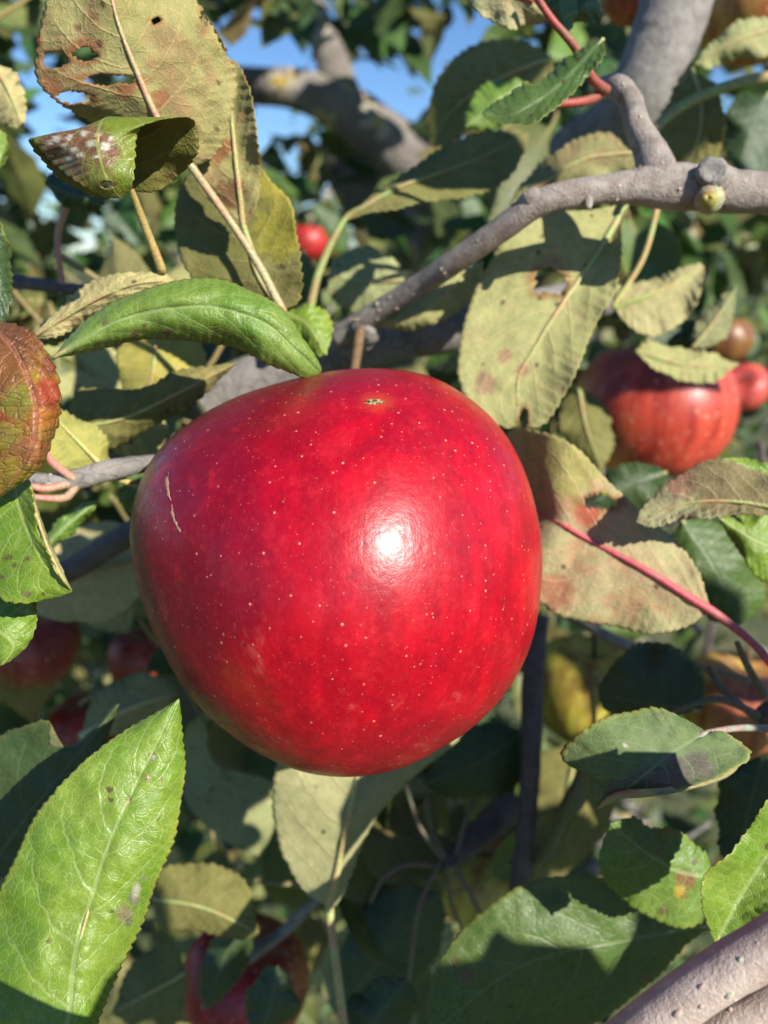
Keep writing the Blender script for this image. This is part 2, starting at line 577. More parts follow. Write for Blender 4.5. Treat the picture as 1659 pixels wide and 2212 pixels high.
def branch(pts, rad, mat, name='branch', n=16, bump=.08, seed=0, lent=0, extra=(), lent_r=.00036, steps=None):
    """rad in photo units at each point's own depth"""
    p = np.asarray(pts, float)
    r = np.asarray(rad, float) * p[:, 2] / FPX
    W = atv(p)
    steps = steps or max(14, len(p) * 9)
    parts = [tube(W, r, n, bump, seed, steps=steps)]
    mats = [mat]
    nb = len(parts[0][1])
    rg = np.random.default_rng(seed + 5)
    L = []
    pr = catmull(np.hstack([W, r[:, None]]), 60)
    for i in range(lent):
        j = rg.integers(2, 57)
        T = pr[j + 1, :3] - pr[j - 1, :3]; T /= np.linalg.norm(T)
        tocam = CAM - pr[j, :3]; tocam /= np.linalg.norm(tocam)
        v = tocam + rg.normal(0, .8, 3); v -= T * (v @ T); v /= np.linalg.norm(v)
        L.append(blob(pr[j, :3] + v * pr[j, 3] * .955, lent_r * rg.uniform(.6, 1.5), T, 7, 5, rg.uniform(.8, 1.9)))
    for e in extra:
        parts.append(e)
    V, F = merge(parts)
    o = mesh_obj(name, V, F, mats, tree, origin=W[0])
    if L:
        V, F = merge(L)
        lo = mesh_obj('lenticels', V, F, [M_LENT], o, origin=W[0], attrs={'tint': (.42, .34, .29)})
        lo['kind'] = 'stuff'
    return o


PALS = {
    # name: (top, top2, underside, underside2, vein_top, vein_under, blush, blush amount, freckle)
    'light':   ((.150, .275, .018), (.21, .31, .035), (.20, .24, .10), (.25, .26, .12), (.34, .42, .13), (.36, .36, .18), (.26, .28, .03), .15, .05),
    'green':   ((.115, .230, .024), (.165, .265, .045), (.19, .20, .075), (.22, .22, .09), (.27, .37, .14), (.32, .31, .14), (.26, .28, .04), .22, .10),
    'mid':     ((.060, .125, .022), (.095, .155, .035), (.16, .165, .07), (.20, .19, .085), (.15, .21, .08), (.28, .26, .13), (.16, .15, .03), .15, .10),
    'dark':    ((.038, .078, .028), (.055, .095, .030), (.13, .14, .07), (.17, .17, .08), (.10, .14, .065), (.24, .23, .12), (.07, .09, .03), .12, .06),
    'pale':    ((.080, .150, .025), (.11, .17, .04), (.325, .35, .165), (.375, .39, .195), (.2, .25, .1), (.50, .43, .21), (.42, .25, .17), .22, .12),
    'tan':     ((.085, .13, .025), (.12, .15, .04), (.42, .40, .21), (.46, .42, .23), (.2, .22, .1), (.46, .36, .18), (.36, .24, .14), .18, .08),
    'olive':   ((.075, .105, .018), (.10, .12, .022), (.165, .165, .050), (.21, .20, .075), (.18, .19, .06), (.32, .28, .12), (.20, .12, .05), .20, .08),
    'brown':   ((.10, .11, .02), (.13, .12, .03), (.275, .265, .115), (.32, .32, .155), (.2, .2, .08), (.44, .33, .15), (.27, .165, .10), .58, .16),
    'yellow':  ((.24, .24, .02), (.28, .26, .04), (.36, .34, .08), (.40, .38, .12), (.4, .34, .1), (.50, .41, .17), (.36, .22, .05), .20, .05),
    'pink':    ((.12, .14, .03), (.15, .15, .04), (.40, .40, .225), (.40, .36, .225), (.3, .2, .1), (.56, .42, .26), (.46, .17, .12), .50, .06),
    'red':     ((.27, .20, .012), (.34, .23, .02), (.3, .25, .1), (.3, .25, .1), (.42, .15, .08), (.4, .3, .15), (.33, .050, .022), .75, .0),
    'fuzzy':   ((.105, .165, .045), (.145, .19, .075), (.26, .27, .14), (.28, .28, .15), (.20, .25, .12), (.36, .34, .2), (.17, .14, .10), .15, .0),
    'sick':    ((.18, .245, .018), (.24, .26, .03), (.14, .135, .025), (.18, .16, .04), (.30, .32, .08), (.26, .22, .08), (.24, .08, .06), .45, .1),
}
N_LEAF = 0


def colours(pal, tmm, smm, t, s, seed, under, edge=.25, spots=(), px=None):
    p = PALS[pal]
    a, b = (p[2], p[3]) if under else (p[0], p[1])
    n = fbm(tmm * .09 + 10, smm * .09 + 20, seed)[:, None]
    f = np.clip((n - .3) / .4, 0, 1)
    c = np.array(a) * (1 - f) + np.array(b) * f
    m = fbm(tmm * .16 + 70, smm * .16 + 31, seed + 9)
    bl = np.clip((m - (.72 - .32 * p[7])) / .16, 0, 1)[:, None] * min(1, p[7] * 1.1)
    c = c * (1 - bl) + np.array(p[6]) * bl
    e = np.clip((np.abs(s) - .90) / .10, 0, 1)[:, None] * edge
    rim = np.array((.42, .38, .06)) if not under else np.array((.34, .30, .10))
    c = c * (1 - e) + rim * e
    return c


def leaf(mid, A, B, face='top', pal='green', dA=.004, dB=.004, bulge=0.0, pet=None, pr=(7, 4), pcol=(.36, .30, .13), label=None,
         holes=(), spots=(), nu=90, nv=11, teeth=None, tooth=6.0, wave=.0014, seed=None, mats=None, thick=.00028, edge=.25,
         rib=True, ribcol=None, quilt=.00016, parent=None, name='leaf'):
    """mid: base -> tip, photo point + depth; A, B: the two margins between base and tip; dA, dB: how far the margins lie behind (+) or before (-) the midrib"""
    global N_LEAF
    N_LEAF += 1
    seed = seed if seed is not None else N_LEAF * 13 + 5
    rg = np.random.default_rng(seed)
    mid = np.asarray(mid, float)
    M = catmull(mid, nu + 1)
    t = np.linspace(0, 1, nu + 1)

    def margin(E, sgn):
        e = np.vstack([mid[:1, :2], np.asarray(E, float), mid[-1:, :2]])
        e = catmull(e, nu + 1)
        ln = np.linalg.norm(np.diff(e, axis=0), axis=1).sum()
        N = teeth or max(8, ln / 21.)
        ph = t * N + .25 * np.sin(t * 17 + seed) + rg.uniform(0, 1)
        saw = 1 - np.abs((ph % 1) * 2 - 1) if False else (ph % 1) ** .8
        out = e - M[:, :2]
        nn = np.linalg.norm(out, axis=1)[:, None] + 1e-6
        jit = vnoise(t * 9 + 3, t * 0 + seed, seed)[:, None]
        e = e + out / nn * ((saw[:, None] - .5) * tooth * (.6 + .8 * jit) + (jit - .5) * tooth * 1.8) * np.clip(np.minimum(t, 1 - t) * 14, 0, 1)[:, None] * np.clip(nn / 25, 0, 1)
        return e
    EA, EB = margin(A, 1), margin(B, -1)
    sv = np.linspace(0, 1, nv + 1) ** .85
    prof = np.sin(np.pi * np.clip(t, 0, 1)) ** .6
    cols = []
    sgrid = np.concatenate([-sv[::-1], sv[1:]])
    for s in sgrid:
        E, dd = (EA, dA) if s < 0 else (EB, dB)
        q = abs(s)
        xy = M[:, :2] * (1 - q) + E * q
        dep = M[:, 2] + dd * prof * q ** 1.5 + bulge * prof * 4 * q * (1 - q)
        w1 = np.sin(t * 11 + seed) + .6 * np.sin(t * 23 + seed * 1.7 + (2 if s < 0 else 0))
        dep = dep + wave * w1 * q ** 2 * prof
        if quilt:
            ph = (t - .27 * q ** 1.35) * 7 + (.45 if s > 0 else 0)
            dep = dep + (quilt if face == 'under' else -quilt) * np.abs(np.sin(np.pi * (ph + .5))) * min(1, q * 3) * (1 - q ** 4) * prof
        cols.append(np.column_stack([xy, dep]))
    G = np.stack(cols, 1)                                  # nu+1, ns, 3
    ns = len(sgrid)
    G[:, :, 2] += .0022 * (fbm(G[:, :, 0] / 90., G[:, :, 1] / 90., seed) - .5)
    W = atv(G.reshape(-1, 3)).reshape(nu + 1, ns, 3)
    Nn = np.cross(np.gradient(W, axis=0), np.gradient(W, axis=1))
    Nn /= np.linalg.norm(Nn, axis=2)[..., None] + 1e-15
    tocam = CAM - W
    h = (nu + 1) // 3
    if (Nn[3:h] * tocam[3:h]).sum() < 0:
        Nn = -Nn; flip = True
    else:
        flip = False
    ctr = ns // 2
    seg = np.linalg.norm(np.diff(W[:, ctr], axis=0), axis=1)
    tmm = np.concatenate([[0], np.cumsum(seg)])[:, None] * 1000 * np.ones((1, ns))
    smm = np.linalg.norm(W - W[:, ctr:ctr + 1], axis=2) * 1000 * np.sign(sgrid)[None, :]
    tt = t[:, None] * np.ones((1, ns))
    ss = sgrid[None, :] * np.ones((nu + 1, 1))
    taper = np.clip(1 - np.abs(ss) ** 8 * .6, .3, 1)
    front = W + Nn * (thick / 2) * taper[..., None]
    back = W - Nn * (thick / 2) * taper[..., None]
    K = (nu + 1) * ns
    V = np.vstack([front.reshape(-1, 3), back.reshape(-1, 3)])
    # faces
    gx = G[:, :, 0]; gy = G[:, :, 1]
    keep = np.ones((nu, ns - 1), bool)
    rimm = np.zeros((nu + 1, ns))
    for hx, hy, rx, ry in holes:
        dxy = np.sqrt(((gx - hx) / rx) ** 2 + ((gy - hy) / ry) ** 2) + (fbm(gx / 17., gy / 17., seed + 3) - .5) * .9
        c = (dxy[:-1, :-1] + dxy[1:, :-1] + dxy[:-1, 1:] + dxy[1:, 1:]) / 4
        keep &= c > 1
        rimm = np.maximum(rimm, np.clip((1.75 - dxy) / .5, 0, 1))
    idx = np.arange(K).reshape(nu + 1, ns)
    a, b, c, d = idx[:-1, :-1], idx[1:, :-1], idx[1:, 1:], idx[:-1, 1:]
    q = np.stack([a, b, c, d], -1)[keep]
    if flip:
        q = q[:, ::-1]
    F = [tuple(r) for r in q.tolist()] + [tuple(r) for r in (q[:, ::-1] + K).tolist()]
    nf = len(q)
    # rim faces round every open edge
    ed = {}
    for r in q.tolist():
        for i in range(4):
            e = (r[i], r[(i + 1) % 4])
            if (e[1], e[0]) in ed:
                del ed[(e[1], e[0])]
            else:
                ed[e] = 1
    rimf = [(e[1], e[0], e[0] + K, e[1] + K) for e in ed]
    F += rimf
    top_i = 0
    fm = [0 if face == 'top' else 1] * nf + [1 if face == 'top' else 0] * nf + [0] * len(rimf)
    cf = colours(pal, tmm.ravel(), smm.ravel(), tt.ravel(), ss.ravel(), seed, face == 'under', edge)
    cb = colours(pal, tmm.ravel(), smm.ravel(), tt.ravel(), ss.ravel(), seed + 1, face != 'under', edge)
    rm = rimm.ravel()[:, None] * .85
    cf = cf * (1 - rm) + np.array((.24, .12, .055)) * rm
    cb = cb * (1 - rm) + np.array((.20, .10, .045)) * rm
    for sp in spots:
        sx_, sy_, sr, col = sp[:4]
        d_ = np.sqrt((gx - sx_) ** 2 + ((gy - sy_) * (sp[4] if len(sp) > 4 else 1)) ** 2) / sr + (fbm(gx / 11., gy / 11., seed + 6) - .5) * .9
        w = np.clip((1.1 - d_) / .35, 0, 1).ravel()[:, None] * .9
        cf = cf * (1 - w) + np.array(col) * w
        if face == 'under' and len(sp) > 5:
            cb = cb * (1 - w) + np.array(col) * w
    tint = np.vstack([cf, cb])
    p = PALS[pal]
    vf = np.tile(np.array(p[5] if face == 'under' else p[4]), (K, 1))
    vb = np.tile(np.array(p[4] if face == 'under' else p[5]), (K, 1))
    if ribcol is not None and face == 'under':
        g = np.exp(-(smm.ravel() / 4.0) ** 2)[:, None]
        vf = vf * (1 - g) + np.array(ribcol) * g
    mt, mu = mats or (M_TOP, M_UND)
    o = mesh_obj(name, V, F, [mt, mu], parent or tree, origin=W[0, ctr], fm=fm,
                 attrs={'tint': tint, 'vein': np.vstack([vf, vb]), 'freckle': (p[8],) * 3},
                 uvs={'mm': np.tile(np.column_stack([tmm.ravel() + seed * 7.3, smm.ravel()]), (2, 1)),
                      'ts': np.tile(np.column_stack([tt.ravel(), ss.ravel()]), (2, 1))})
    if label: o['label'] = label
    # stalk and midrib: one tapering strand
    sgn = 1 if face == 'under' else -1
    pts, rad = [], []
    if pet is not None:
        pp = np.asarray(pet, float)
        pw = atv(pp)
        for i, w in enumerate(pw[:-1]):
            pts.append(w); rad.append(pr[0] * pp[i, 2] / FPX * (1 - .3 * i / max(1, len(pp) - 1)))
    if rib and nu >= 40:
        for k_ in np.linspace(0, int(nu * .93), 9).astype(int):
            f = k_ / nu
            r_ = pr[1] * M[k_, 2] / FPX * (1 - f) ** .8 + .00008
            pts.append(W[k_, ctr] + Nn[k_, ctr] * sgn * (thick * .5 + r_ * (.25 if face == 'under' else 1.0))); rad.append(r_)
    elif pet is not None:
        pts.append(W[0, ctr]); rad.append(pr[1] * M[0, 2] / FPX)
        pts.append(W[3, ctr] - Nn[3, ctr] * .0004); rad.append(.0003)
    if len(pts) > 1:
        V2, F2 = tube(pts, rad, 8, .06, seed, steps=max(24, len(pts) * 4))
        mesh_obj('leaf_stalk', V2, F2, [M_STALK], o, origin=W[0, ctr],
                 attrs={'tint': ribcol if ribcol is not None else pcol})
    return o


# ------------------------------------------------------------------ apples
APPLE_C = (735.0, 1235.0)
APPLE_D = 0.171
OUT = [(830, 787), (930, 797), (1000, 835), (1070, 890), (1120, 960), (1155, 1050), (1172, 1120), (1180, 1200), (1172, 1290), (1150, 1390),
       (1110, 1470), (1040, 1550), (950, 1610), (870, 1650), (800, 1665), (740, 1667), (660, 1655), (590, 1625), (500, 1565), (430, 1500),
       (370, 1410), (320, 1300), (295, 1220), (285, 1140), (295, 1070), (320, 1000), (370, 940), (440, 890), (520, 850), (600, 825), (680, 803),
       (760, 788)]


def apple_surface():
    o = np.array(OUT, float) - APPLE_C
    th = np.arctan2(-o[:, 1], o[:, 0]); rho = np.hypot(o[:, 0], o[:, 1])
    k = np.argsort(th); th, rho = th[k], rho[k]
    TH = np.linspace(-np.pi, np.pi, 721)
    R = np.interp(TH, np.r_[th - 2 * np.pi, th, th + 2 * np.pi], np.tile(rho, 3))
    ker = np.hanning(41); ker /= ker.sum()
    R = np.convolve(np.tile(R[:-1], 3), ker, 'same')[720:1440]
    r = APPLE_D * np.sin(np.arctan(R / FPX)) * 1.004
    rm = r.mean()
    n, m = 160, 100
    tht = np.linspace(-np.pi, np.pi, n, endpoint=False)
    rt = np.interp(tht, TH[:-1], r)
    ph = np.linspace(0, np.pi, m)
    P_, T_ = np.meshgrid(ph, tht, indexing='ij')
    sp = np.sin(P_)
    rr = rm + (rt[None, :] - rm) * sp ** 2.4
    X = rr * sp * np.cos(T_); Y = rr * sp * np.sin(T_); Z = rr * np.cos(P_) * .97
    # gentle ribs about the fruit's own axis, and the stem cavity behind the top
    az = np.arctan2(X, Z)
    ribs = 1 + .010 * np.cos(5 * az + .5) * np.clip(1 - (Y / .05) ** 2, 0, 1) + .008 * np.cos(3 * az - .9)
    fade = np.clip((Z - .012) / .02, 0, 1) + np.clip((-Z - .012) / .02, 0, 1)
    f = 1 + (ribs - 1) * np.clip(fade, 0, 1)
    lump = (np.sin(X * 95 + 1.1) * np.cos(Y * 80 - .4) + np.sin(Y * 120 + X * 60 + 2.0) * .6) * .0055     # faint flats and swellings
    f = f + lump * np.clip(np.abs(Z) / .03, 0, 1)
    D = np.stack([X, Y, Z], -1) * f[..., None]
    u = D / (np.linalg.norm(D, axis=2)[..., None] + 1e-12)
    for ax, dep, wid in (((.05, .80, -.60), .011, .30), ((0, -.80, -.60), .008, .25)):
        ax = np.array(ax) / np.linalg.norm(ax)
        ang = np.arccos(np.clip(u @ ax, -1, 1))
        D -= (dep * np.exp(-(ang / wid) ** 2))[..., None] * ax
    return D, n, m


w_ax = np.array([(APPLE_C[0] - 829.5) / FPX, -(APPLE_C[1] - 1106) / FPX, -1.0]) * APPLE_D
zf = -w_ax / np.linalg.norm(w_ax)                    # fruit frame: z to the viewer
yf = np.array([0, 1, 0]) - zf * zf[1]; yf /= np.linalg.norm(yf)
xf = np.cross(yf, zf)
AFR = np.stack([xf, yf, zf], 1)                      # fruit -> camera
D_AP, AN, AM = apple_surface()
a_center = c2w(w_ax)


def apple_hit(px, py):
    """fruit-frame point of the front skin under a photo point"""
    ray = np.array([(px - 829.5) / FPX, -(py - 1106) / FPX, -1.0])
    q = (D_AP.reshape(-1, 3) @ AFR.T) + w_ax
    pr = np.stack([q[:, 0] / -q[:, 2], q[:, 1] / -q[:, 2]], 1)
    dd = np.hypot(pr[:, 0] - ray[0], pr[:, 1] - ray[1])
    front = D_AP.reshape(-1, 3)[:, 2] > -.004
    dd[~front] = 9
    w = np.argsort(dd)[:6]
    ww = 1 / (dd[w] + 1e-6)
    return (D_AP.reshape(-1, 3)[w] * ww[:, None]).sum(0) / ww.sum()


SCAR_LOCAL = tuple(apple_hit(815, 866))
M_APPLE = apple_main_mat()
M_APPLE2 = apple_far_mat()
M_STEM = bark_mat('apple_stem', (.14, .08, .04), (.22, .14, .07), (.3, .2, .1), 500.)


def main_apple():
    root = new_obj('apple', None, loc=tuple(a_center))
    tag(root, 'big glossy red apple with pale specks in sharp focus at the centre', 'apple', 'apples on the tree')
    V = D_AP.reshape(-1, 3)
    n, m = AN, AM
    F = [(i * n + k, (i + 1) * n + k, (i + 1) * n + (k + 1) % n, i * n + (k + 1) % n) for i in range(m - 1) for k in range(n)]
    me = bpy.data.meshes.new('skin')
    me.from_pydata(V.tolist(), [], F)
    me.materials.append(M_APPLE)
    me.polygons.foreach_set('use_smooth', np.full(len(me.polygons), True))
    rotm = Matrix((ROT @ AFR).tolist()).to_euler()
    o = new_obj('skin', me, root); o.rotation_euler = rotm

    def fw(p):
        return c2w(np.asarray(p) @ AFR.T + w_ax)
    # scar: a small star of split russet skin
    k = NT('russet_scar')
    co = k.add('ShaderNodeTexCoord').outputs['Object']
    nn = k.noise(co, 1800., 4)
    k.put(k.b.inputs['Base Color'], k.mix(k.ramp(nn, .4, .6), (.06, .035, .02), (.42, .33, .14)))
    k.b.inputs['Roughness'].default_value = .8
    k.bump(nn, .8, .0006)
    rg = np.random.default_rng(4)
    ctr = np.array(SCAR_LOCAL); nrm = ctr / np.linalg.norm(ctr)
    e1 = np.cross((0, 1, 0), nrm); e1 /= np.linalg.norm(e1); e2 = np.cross(nrm, e1)
    V = [ctr + nrm * .0001]
    for ring in range(1, 5):
        for j in range(20):
            a = 2 * np.pi * j / 20
            rad = .00165 * ring / 4 * (1 + .35 * rg.normal() * (ring == 4) + .3 * math.cos(2 * a))
            hgt = (.00035 * rg.uniform(0, 1) if ring < 3 else .00012 if ring == 3 else -.0001)
            V.append(ctr + e1 * rad * math.cos(a) * 1.1 + e2 * rad * math.sin(a) * .75 + nrm * (hgt - rad ** 2 / .09))
    F = [(0, 1 + j, 1 + (j + 1) % 20) for j in range(20)]
    for ring in range(3):
        for j in range(20):
            a_, b_ = 1 + ring * 20 + j, 1 + ring * 20 + (j + 1) % 20
            F.append((a_, a_ + 20, b_ + 20, b_))
    mesh_obj('scar', fw(V), F, [k.m], root)
    # pale healed scratches on the left flank
    k2 = NT('scratch_cork')
    co = k2.add('ShaderNodeTexCoord').outputs['Object']
    k2.put(k2.b.inputs['Base Color'], k2.mix(k2.ramp(k2.noise(co, 2500., 3), .35, .65), (.34, .14, .09), (.52, .30, .20)))
    k2.b.inputs['Roughness'].default_value = .7
    for pts, w in (([(366, 1000), (362, 1030), (364, 1062), (370, 1082)], 3.6), ([(372, 1090), (374, 1112), (382, 1132), (390, 1150)], 3.2)):
        cs = catmull(np.array(pts, float), 14)
        L, R_ = [], []
        for i, c in enumerate(cs):
            ww = w * (.35 + .65 * math.sin(math.pi * min(1, (i + 1) / 15))) * rg.uniform(.6, 1.2)
            L.append(apple_hit(c[0] - ww, c[1] + rg.uniform(-1, 1)) * 1.0022)
            R_.append(apple_hit(c[0] + ww, c[1] + rg.uniform(-1, 1)) * 1.0022)
        C_ = [(a + b) / 2 * 1.0022 for a, b in zip(L, R_)]
        V = np.vstack([L, C_, R_]); nL = len(L)
        F = [(j * nL + i, (j + 1) * nL + i, (j + 1) * nL + i + 1, j * nL + i + 1) for j in (0, 1) for i in range(nL - 1)]
        mesh_obj('scratch', fw(V), F, [k2.m], root)
    # stem in the cavity, up to the spur behind
    ax = np.array((.05, .80, -.60))
    p0 = ax * .030
    pts = [fw(p0), fw(ax * .043), fw(ax * .052 + np.array((.0, .004, 0))), at(778, 712, .222)]
    V, F = tube(pts, [.0012, .0011, .0011, .0016], 8, .1, 3)
    mesh_obj('stem', V, F, [M_STEM], root)


main_apple()
RED, ORG, YEL, GRN, DKR, PNK = (.42, .02, .02), (.55, .13, .05), (.42, .32, .05), (.17, .17, .025), (.22, .008, .015), (.55, .07, .06)


def small_apple(x, y, d, wpx, label, ca, cb, axis=(0, 0, 1), seed=0, split=.5, squash=.88, blushdir=(.5, -.6, .5), cavity=.5):
    R = wpx / 2 * d / FPX
    c = at(x, y, d)
    root = new_obj('apple', None, loc=tuple(c))
    tag(root, label, 'apple', 'apples on the tree')
    n, m = 40, 28
    ph = np.linspace(0, np.pi, m)
    P_, T_ = np.meshgrid(ph, np.linspace(0, 2 * np.pi, n, endpoint=False), indexing='ij')
    prof = np.sin(P_) ** .85 * (1 + .05 * np.cos(P_) - .0 * P_)
    lob = 1 + .02 * np.cos(5 * T_ + seed) * (P_ / np.pi) + .02 * np.cos(2 * T_ + seed * 2)
    h = np.cos(P_) * squash - .30 * np.exp(-(P_ / .38) ** 2) + .20 * np.exp(-((np.pi - P_) / .32) ** 2)
    V = np.stack([prof * lob * np.cos(T_), prof * lob * np.sin(T_), h], -1).reshape(-1, 3) * R
    F = [(i * n + k, (i + 1) * n + k, (i + 1) * n + (k + 1) % n, i * n + (k + 1) % n) for i in range(m - 1) for k in range(n)]
    q = np.array(Vector(axis).to_track_quat('Z', 'Y').to_matrix())
    dirs = (V / R) @ q.T
    b = np.array(blushdir) / np.linalg.norm(blushdir)
    f = dirs @ b * .8 + (fbm(T_.ravel() * 3, P_.ravel() * 1.2, seed + 2) - .5) * 1.3
    f = np.clip((f + split) / .7, 0, 1)[:, None]
    tint = np.array(cb) * (1 - f) + np.array(ca) * f
    cav = np.exp(-(P_.ravel() / .22) ** 2)[:, None] * cavity
    tint = tint * (1 - cav) + np.array((.30, .24, .05)) * cav
    o = mesh_obj('skin', V + c, F, [M_APPLE2], root, origin=c, attrs={'tint': tint})
    o.data.transform(Matrix(q.tolist()).to_4x4())
    top = np.array([0, 0, 1.0]); side = np.array([.25, .1, 0])
    st = [np.array([0, 0, .52]), np.array([0.02, 0, .8]), np.array([.08, .03, 1.02])]
    V2, F2 = tube([c + q @ (p_ * R) for p_ in st], [.0013, .0011, .0014], 7)
    mesh_obj('stem', V2, F2, [M_STEM], root)
    pr_ = []
    for j in range(5):
        a = 2 * np.pi * j / 5
        b0 = np.array([.06 * math.cos(a), .06 * math.sin(a), -.66]); b1 = np.array([.12 * math.cos(a), .12 * math.sin(a), -.72])
        pr_.append(tube([c + q @ (b0 * R), c + q @ (b1 * R)], [.0012, .0003], 5, steps=4))
    V3, F3 = merge(pr_)
    mesh_obj('calyx', V3, F3, [M_STEM], root)


small_apple(1410, 888, .37, 345, 'orange red apple streaked with leaf shadows, right behind the big apple', (.46, .05, .03), (.56, .22, .07), (.1, .2, 1), 1, .55)
small_apple(1606, 838, .62, 105, 'small pink red apple with its hollow end showing at the right edge', PNK, RED, (-.35, -.55, .5), 2, .8, cavity=0)
small_apple(1561, 735, .5, 122, 'orange brown apple in shade above the pale drooping leaf at right', (.19, .075, .02), (.20, .10, .02), (0, .1, 1), 3, cavity=.1)  # tint darkened to stand in for the shade on this apple
small_apple(668, 524, .75, 92, 'small red apple below the lichen covered limb', RED, (.5, .05, .02), (.1, 0, 1), 4, .8)
small_apple(120, 760, .42, 130, 'dark red apple half hidden behind the reddish crinkled leaf', DKR, RED, (0, .2, 1), 5, .9)
small_apple(62, 1392, .36, 215, 'red and green apple in shade at the left edge', (.26, .03, .025), GRN, (.2, .1, 1), 6, .25, blushdir=(.5, -.4, .7))
small_apple(315, 1425, .46, 160, 'orange red apple peeping out at the lower left of the big apple', (.36, .04, .02), RED, (0, .2, 1), 7, .6)
small_apple(190, 1575, .44, 170, 'deep red apple behind the torn dark leaf at lower left', (.34, .02, .015), (.4, .06, .02), (0, .2, 1), 8, .6)
small_apple(530, 2120, .31, 272, 'dark red apple in deep shade at the bottom behind a drooping leaf', (.32, .012, .015), (.30, .08, .02), (.1, .1, 1), 9, .4, blushdir=(-.6, -.5, .4))
small_apple(1270, 1490, .33, 260, 'shaded yellow green apple under the pinkish leaf with a red midrib', YEL, (.30, .24, .03), (.1, .1, 1), 10, .4)
small_apple(1040, 1900, .40, 210, 'yellow green apple with an orange cheek in deep shade below', YEL, (.40, .12, .03), (.1, .1, 1), 11, .2, blushdir=(-.7, -.5, .2))
small_apple(1600, 1520, .36, 250, 'pinkish yellow apple behind the leaf stalks at the right edge', (.5, .16, .08), YEL, (.1, .1, 1), 12, .3)
small_apple(1375, -20, .34, 150, 'dull red apple at the top edge left of the grey branch', (.30, .05, .03), (.34, .09, .03), (.1, .1, 1), 13)
small_apple(1625, 15, .33, 255, 'orange apple at the top right corner beside the grey branch', (.46, .16, .05), (.42, .22, .06), (.1, .1, 1), 14, .3)

# ------------------------------------------------------------------ branches
# the twig across the right, with its knob, its cut stub and the side shoot
knob = [tube([at(1560, 405, .183), at(1550, 388, .180), at(1541, 368, .1765)], [.0052, .0040, .0030], 14, .12, 3),
        tube([at(1270, 415, .182), at(1271, 440, .180), at(1272, 449, .179)], [.0016, .0011, .0006], 8),
        tube([at(1135, 445, .184), at(1150, 425, .181), at(1152, 408, .181)], [.0026, .0024, .0012], 8)]
bA = branch([(1800, 440, .185), (1660, 418, .183), (1560, 413, .183), (1450, 403, .184), (1330, 407, .183), (1180, 432, .182), (1090, 490, .188),
             (990, 560, .198), (900, 620, .210), (790, 690, .224), (730, 730, .232)],
            [46, 42, 45, 48, 32, 29, 27, 26, 24, 24, 26], M_BARK, seed=3, lent=34, extra=knob, n=20, bump=.06)
# cut stub: yellow-green healing eye
VS, FS = tube([at(1535, 425, .181), at(1532, 431, .1785), at(1531, 432, .1762)], [.0034, .0033, .0031], 14, .14, 8)
mesh_obj('bud_scar', VS, FS, [M_STALK], bA, attrs={'tint': (.36, .27, .19)})
for (px_, py_, dd_), ax_, rad_, tnt in (((1540, 368, .1752), (0, 30, -.006), .0033, (.40, .34, .28)),):
    c_ = at(px_, py_, dd_); nrm_ = (CAM - c_) / np.linalg.norm(CAM - c_) + np.array([.1, 0, .55]); nrm_ /= np.linalg.norm(nrm_)
    e1_ = np.cross((1, .2, 0), nrm_); e1_ /= np.linalg.norm(e1_); e2_ = np.cross(nrm_, e1_)
    rk = np.random.default_rng(8); V_ = [c_ - nrm_ * .0006]; F_ = []
    for r_i, (rr_, hh_) in enumerate(((.45, -.0005), (.8, .0003), (1.0, .0), (1.12, -.0014), (1.0, -.003))):
        for j_ in range(16):
            a_ = 2 * math.pi * j_ / 16; q_ = rad_ * rr_ * (1 + rk.normal() * .06)
            V_.append(c_ + e1_ * q_ * math.cos(a_) + e2_ * q_ * math.sin(a_) + nrm_ * (hh_ + rk.normal() * .00012))
    F_ = [(0, 1 + j_, 1 + (j_ + 1) % 16) for j_ in range(16)]
    for r_i in range(4):
        for j_ in range(16):
            F_.append((1 + r_i * 16 + j_, 17 + r_i * 16 + j_, 17 + r_i * 16 + (j_ + 1) % 16, 1 + r_i * 16 + (j_ + 1) % 16))
    mesh_obj('knob', V_, F_, [M_GREY], bA)
VS, FS = merge([tube([at(1531, 432, .1764), at(1530.5, 433, .1757)], [.0022, .0019], 12, .2, 4, steps=4), blob(at(1536, 425, .1757), .0010, None, 8, 5, .6), blob(at(1522, 428, .1759), .0009, None, 8, 5)])
mesh_obj('bud', VS, FS, [M_STALK], bA, attrs={'tint': (.33, .23, .06)})
branch([(1430, 400, .184), (1405, 330, .185), (1378, 275, .187), (1360, 215, .192), (1330, 185, .195), (1300, 190, .2)],
       [46, 36, 27, 25, 24, 22], M_BARKR if False else M_BARK, seed=4, lent=10, n=16)
branch([(1480, -80, .27), (1455, 20, .27), (1430, 100, .272), (1390, 190, .276), (1345, 260, .285), (1230, 340, .31)], [78, 76, 74, 72, 66, 60],
       M_GREY, seed=5, lent=16, n=22, bump=.07)
branch([(450, 880, .26), (560, 822, .255), (700, 770, .25), (850, 735, .246), (1000, 705, .242), (1110, 680, .25), (1300, 640, .28)], [66, 60, 50, 48, 48, 46, 42],
       M_GREY, seed=6, lent=20, n=20, bump=.07)
# spur behind the top of the apple
branch([(745, 760, .245), (770, 735, .235), (790, 712, .228), (778, 700, .222)], [42, 34, 34, 20], M_GREY, seed=7, n=14, bump=.2, name='spur')
